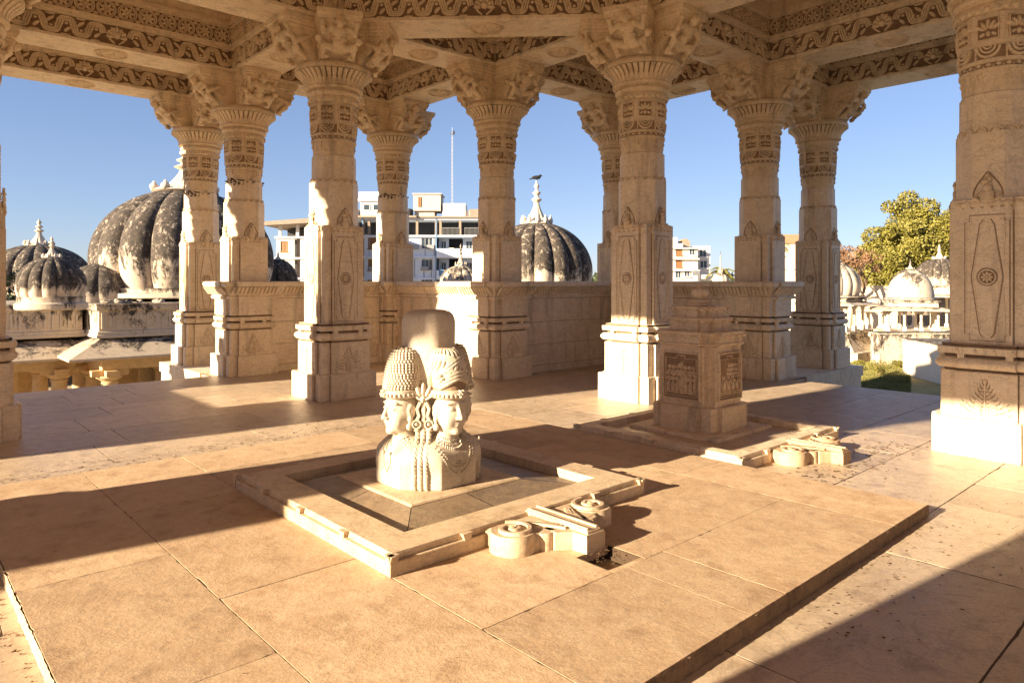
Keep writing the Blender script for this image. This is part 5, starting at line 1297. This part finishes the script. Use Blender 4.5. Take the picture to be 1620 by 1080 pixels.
m = MB(); xa, xb = (742-575)*k, (762-575)*k; m.box(xa,xb+2,.5,4,FLR[-1]+.28,FLR[-1]+1.2); m.build('roof_room', CONC, A)
rb = random.Random(31)
for (uu_, vv_) in ((700,0),(716,0),(645,0),(640,0),(560,0)):
    xx = (uu_-575)*k; m = MB(); m.lathe([(.45,FLR[-1]+.31),(.5,FLR[-1]+.4),(.5,FLR[-1]+1.1),(.42,FLR[-1]+1.25),(.15,FLR[-1]+1.32)], 14, (xx, 5.5 if uu_ > 690 else 1.2)); m.build('roof_tank', DARKV if uu_ % 2 else METAL, A, smooth=40)
for (uu_, f) in ((585,3),(603,2),(640,3),(655,2),(667,3),(598,4),(652,4),(676,4)):
    xx = (uu_-575)*k; m = MB(); z_ = FLR[f]+.9; m.box(xx,xx+.8,-.42,-.005,z_,z_+.5); m.box(xx-.05,xx+.85,-.46,-.44,z_+.04,z_+.46); m.build('air_conditioner', METAL, A)
for q in range(26):
    uu_ = rb.uniform(578,772); f = rb.choice([2,3,4]); xx = (uu_-575)*k; m = MB(); h_ = rb.uniform(.5,1.4); m.box(xx,xx+rb.uniform(.05,.09),-.08,-.01,FLR[f]+.1,FLR[f+1]-.25); m.build('wall_pipe', rb.choice([METAL,BLUE,CONC]), A)
for (ua, f, c_) in ((696,3,BLUE),(705,3,WOODM),(738,2,WHITEW),(747,3,BLUE),(757,3,WOODM),(712,4,WHITEW),(764,4,BLUE)):
    xx = (ua-575)*k; m = MB(); m.box(xx,xx+.55,-1.16,-1.12,FLR[f]+.25,FLR[f]+1.0); m.build('hanging_laundry', c_, A)
# left wing
B = bld('apartment_block', 437, 76, 'white apartment wing with brown shutters and slanted concrete roof, right of the parapet-end column'); k2 = Zu(76); zg2 = lambda v: zat(v,76)-GZ
FL2 = [0,1.6,zg2(440)-2.75,zg2(440),zg2(408),zg2(375)]; W2 = (545-437)*k2
m = MB()
for zf in FL2[1:]: m.box(-.15,W2,-.2,7,zf-.14,zf+.06)
m.build('floor_slab', WHITE, B)
m = MB(); m.loft([[(-1.0,-1.3,zg2(358)),(W2,-1.3,zg2(351)),(W2,7.5,zg2(351)),(-1.0,7.5,zg2(358))],[(-1.0,-1.3,zg2(352)),(W2,-1.3,zg2(343)),(W2,7.5,zg2(343)),(-1.0,7.5,zg2(352))]]); m.build('roof', CONC, B)
for x in (.2,2.1,4.0,6.4): m = MB(); m.box(x,x+.3,.1,.4,FL2[-1]+.065,zg2(358)+.1+.06*x); m.build('pillar', WHITE, B)
m = MB(); m.box(.1,W2-.1,3.5,6.8,0,zg2(359)); m.build('inner_wall', DARKV, B)  # near-black colour paints the shade inside the wing
for f in range(5):
    z0, z1 = FL2[f]+.065, FL2[f+1]-.145
    for (xa, xb, wx) in ((0,1.95,.55),(2.6,W2-.02,4.0)):
        wz = z0+.6; m = MB(); m.box(xa,xa+wx-(0 if xa == 0 else xa),.0,.25,z0,z1) if False else None
        a_ = xa+.45 if xa == 0 else 2.6+.5; b_ = a_+.85
        m = MB(); m.box(xa,a_,0,.25,z0,z1); m.box(b_,xb,0,.25,z0,z1); m.box(a_,b_,0,.25,z0,wz); m.box(a_,b_,0,.25,wz+1.15,z1); m.build('wall_panel', WHITE, B)
        if f >= 2: window(B, a_, .1, wz, .85, 1.15, WOODM, 1)
    m = MB(); m.box(1.97,2.58,.8,1.0,z0,z1); m.build('recess_wall', CONC, B)
# white house on the right
C_ = bld('white_house', 1062, 88, 'cream and white three storey house with balconies, right of the column by the shrine'); k3 = Zu(88); zg3 = lambda v: zat(v,88)-GZ
def hb(a, b, y0, y1, v0, v1, mat, nm='wall'):
    m = MB(); m.box((a-1062)*k3,(b-1062)*k3,y0,y1,max(0,zg3(v0)) if v0 < 999 else 0,zg3(v1)); return m.build(nm, mat, C_, .01)
HW = plain('house_wall', (.78,.70,.60), .85, var=.12)
hb(1062,1104,0,7,999,392,HW); hb(1104.1,1128,1.2,7,999,388,WHITE); hb(1064,1085,1.5,6,391.8,384,HW); hb(1069,1078,2,5,383.8,374,WHITE,'water_tank'); hb(1086,1100,2.5,6,391.8,379,CONC,'roof_room'); hb(1090,1098,3,5,378.8,376,BRICK,'roof_room')
for (a, b, v) in ((1061,1105,392),(1061,1105,409),(1061,1105,427)): hb(a,b,-.5,.0-.01,v+1.8,v-.3,WHITE,'ledge')
for (u, v) in ((1069,404),(1069,423),(1090,404),(1082,438),(1068,440)): window(C_, (u-1062)*k3, -.02, zg3(v), .75, .95, WOODM if u == 1069 else None, 1)
for (u, v) in ((1110,406),(1111,424)): window(C_, (u-1062)*k3, 1.18, zg3(v), .95, 1.0, None, 1)
m = MB(); m.box((1092-1062)*k3,(1104-1062)*k3,-1.1,-1.0,zg3(436),zg3(427)); m.box((1105-1062)*k3,(1127-1062)*k3,.4,.5,zg3(441),zg3(434)); m.build('balcony', WHITE, C_)
m = MB()
for q in range(12): m.box((1092+q-1062)*k3,(1092.3+q-1062)*k3,-1.14,-1.11,zg3(445),zg3(428))
m.build('balcony_grille', METAL, C_)
Y = bld('yellow_building', 1224, 100, 'orange-tan building between the two right columns, flat roofed'); kk = Zu(100)
m = MB(); m.box(0,6,0,6,0,zat(385,100)-GZ); m.build('wall', LIGHTP, Y); m = MB(); m.box(-.2,6.2,-.2,6.2,zat(385,100)-GZ+.005,zat(371,100)-GZ); m.build('brick_storey', BRICK, Y)
for v in (405,425): window(Y, .5, -.02, zat(v,100)-GZ, .9, 1.1, None, 1)
Y2 = bld('distant_building', 1325, 130, 'hazy brown building mass behind the bare tree'); m = MB(); m.box(-1,8,0,8,0,zat(398,130)-GZ); m.build('wall', CONC, Y2)
for q in range(3): window(Y2, .3+q*2.2, -.02, zat(425,130)-GZ, 1.1, 1.3, None, 1)
Y3 = bld('distant_building', 1400, 110, 'low pale building under the crown of the large tree'); m = MB(); m.box(0,14,0,8,0,zat(432,110)-GZ); m.build('wall', LIGHTP, Y3)
# radio mast
x, y = at(715.5, 120); t = empty('radio_mast', (x,y,GZ), 0, 'tall thin lattice radio mast above the apartment roof', 'mast'); zt_ = zat(210,120)-GZ
m = MB(); pr_ = None
for q in range(3): a = q*2*PI/3; m.tube([(math.cos(a)*.20,math.sin(a)*.20,0),(math.cos(a)*.11,math.sin(a)*.11,zt_)], .018, 4)
for j in range(44):
    z = zt_*j/44
    for q in range(3): a = q*2*PI/3; b_ = a+2*PI/3; m.tube([(math.cos(a)*.16,math.sin(a)*.16,z),(math.cos(b_)*.16,math.sin(b_)*.16,z+zt_/44)], .012, 3)
m.build('lattice', METAL, t); m = MB(); m.tube([(0,0,zt_),(0,0,zt_+.9)], .03, 4); m.box(-.5,.5,-.05,.05,zt_-.3,zt_-.2); m.ball((.3,0,zt_+.1),(.3,.1,.3),8,5); m.build('antenna', METAL, t)
# far tree line closing the horizon
nr = np.random.default_rng(77); cl = []
for k in range(420):
    a = nr.uniform(-PI,PI); r = nr.uniform(190,260); cl.append((r*math.cos(a), r*math.sin(a), GZ+nr.uniform(1,4.2), nr.uniform(4,8)))
tag(link('distant_trees', leafcloud(cl, 42000, 1.0, nr), LEAF2), 'far belt of trees along the horizon', 'trees', kind='stuff')
# ---- small litter on the floor
rn = random.Random(12); m = MB()
def litter(n, fx, s0, s1, z=.0):
    for k in range(n):
        x, y = fx(); s_ = rn.uniform(s0, s1); zz = PH if PX0 < x < PX1 and PY0 < y < PY1 else 0
        if PX0-.01 < x < PX1+.01 and PY0-.01 < y < PY1+.01 and min(abs(x-PX0),abs(x-PX1),abs(y-PY0),abs(y-PY1)) < .02: continue
        a = rn.uniform(0,6.3); w = s_*rn.uniform(.3,.9)
        c, n_ = math.cos(a), math.sin(a)
        m.add([(x+c*s_,y+n_*s_,zz+.004+s_*.3*rn.random()),(x-n_*w,y+c*w,zz+.003),(x-c*s_,y-n_*s_,zz+.004+s_*.3*rn.random()),(x+n_*w,y-c*w,zz+.003)], [(0,1,2,3),(3,2,1,0)])
litter(1300, lambda: (rn.uniform(-1,4.6), PY1+.03+abs(rn.gauss(0,.42))), .004, .018)
litter(110, lambda: (PX1+.02+abs(rn.gauss(0,.5)), rn.uniform(1.2,3.3)), .003, .010)
litter(110, lambda: (rn.uniform(3.2,5.6), PY0-.03-abs(rn.gauss(0,.25))), .004, .014)
litter(260, lambda: (rn.uniform(5.6,8.0), 2.72+rn.gauss(0,.16)), .006, .024)
litter(160, lambda: (rn.uniform(5.9,7.6), rn.uniform(3.4,4.0)), .004, .012)
litter(220, lambda: (PX0-.03-abs(rn.gauss(0,.12)), rn.uniform(1.7,5.0)), .004, .016)
litter(70, lambda: (rn.uniform(.6,5.6), rn.uniform(1.8,6.8)), .003, .008)
litter(25, lambda: (rn.uniform(4.8,7.0), rn.uniform(.3,1.3)), .004, .012)
litter(50, lambda: (3.17+rn.uniform(-.1,.1), 2.66+rn.uniform(-.1,.1)), .004, .012)
tag(m.build('debris', DEB), 'scattered dry leaf bits, twigs and grit on the floor slabs', 'debris', kind='stuff')
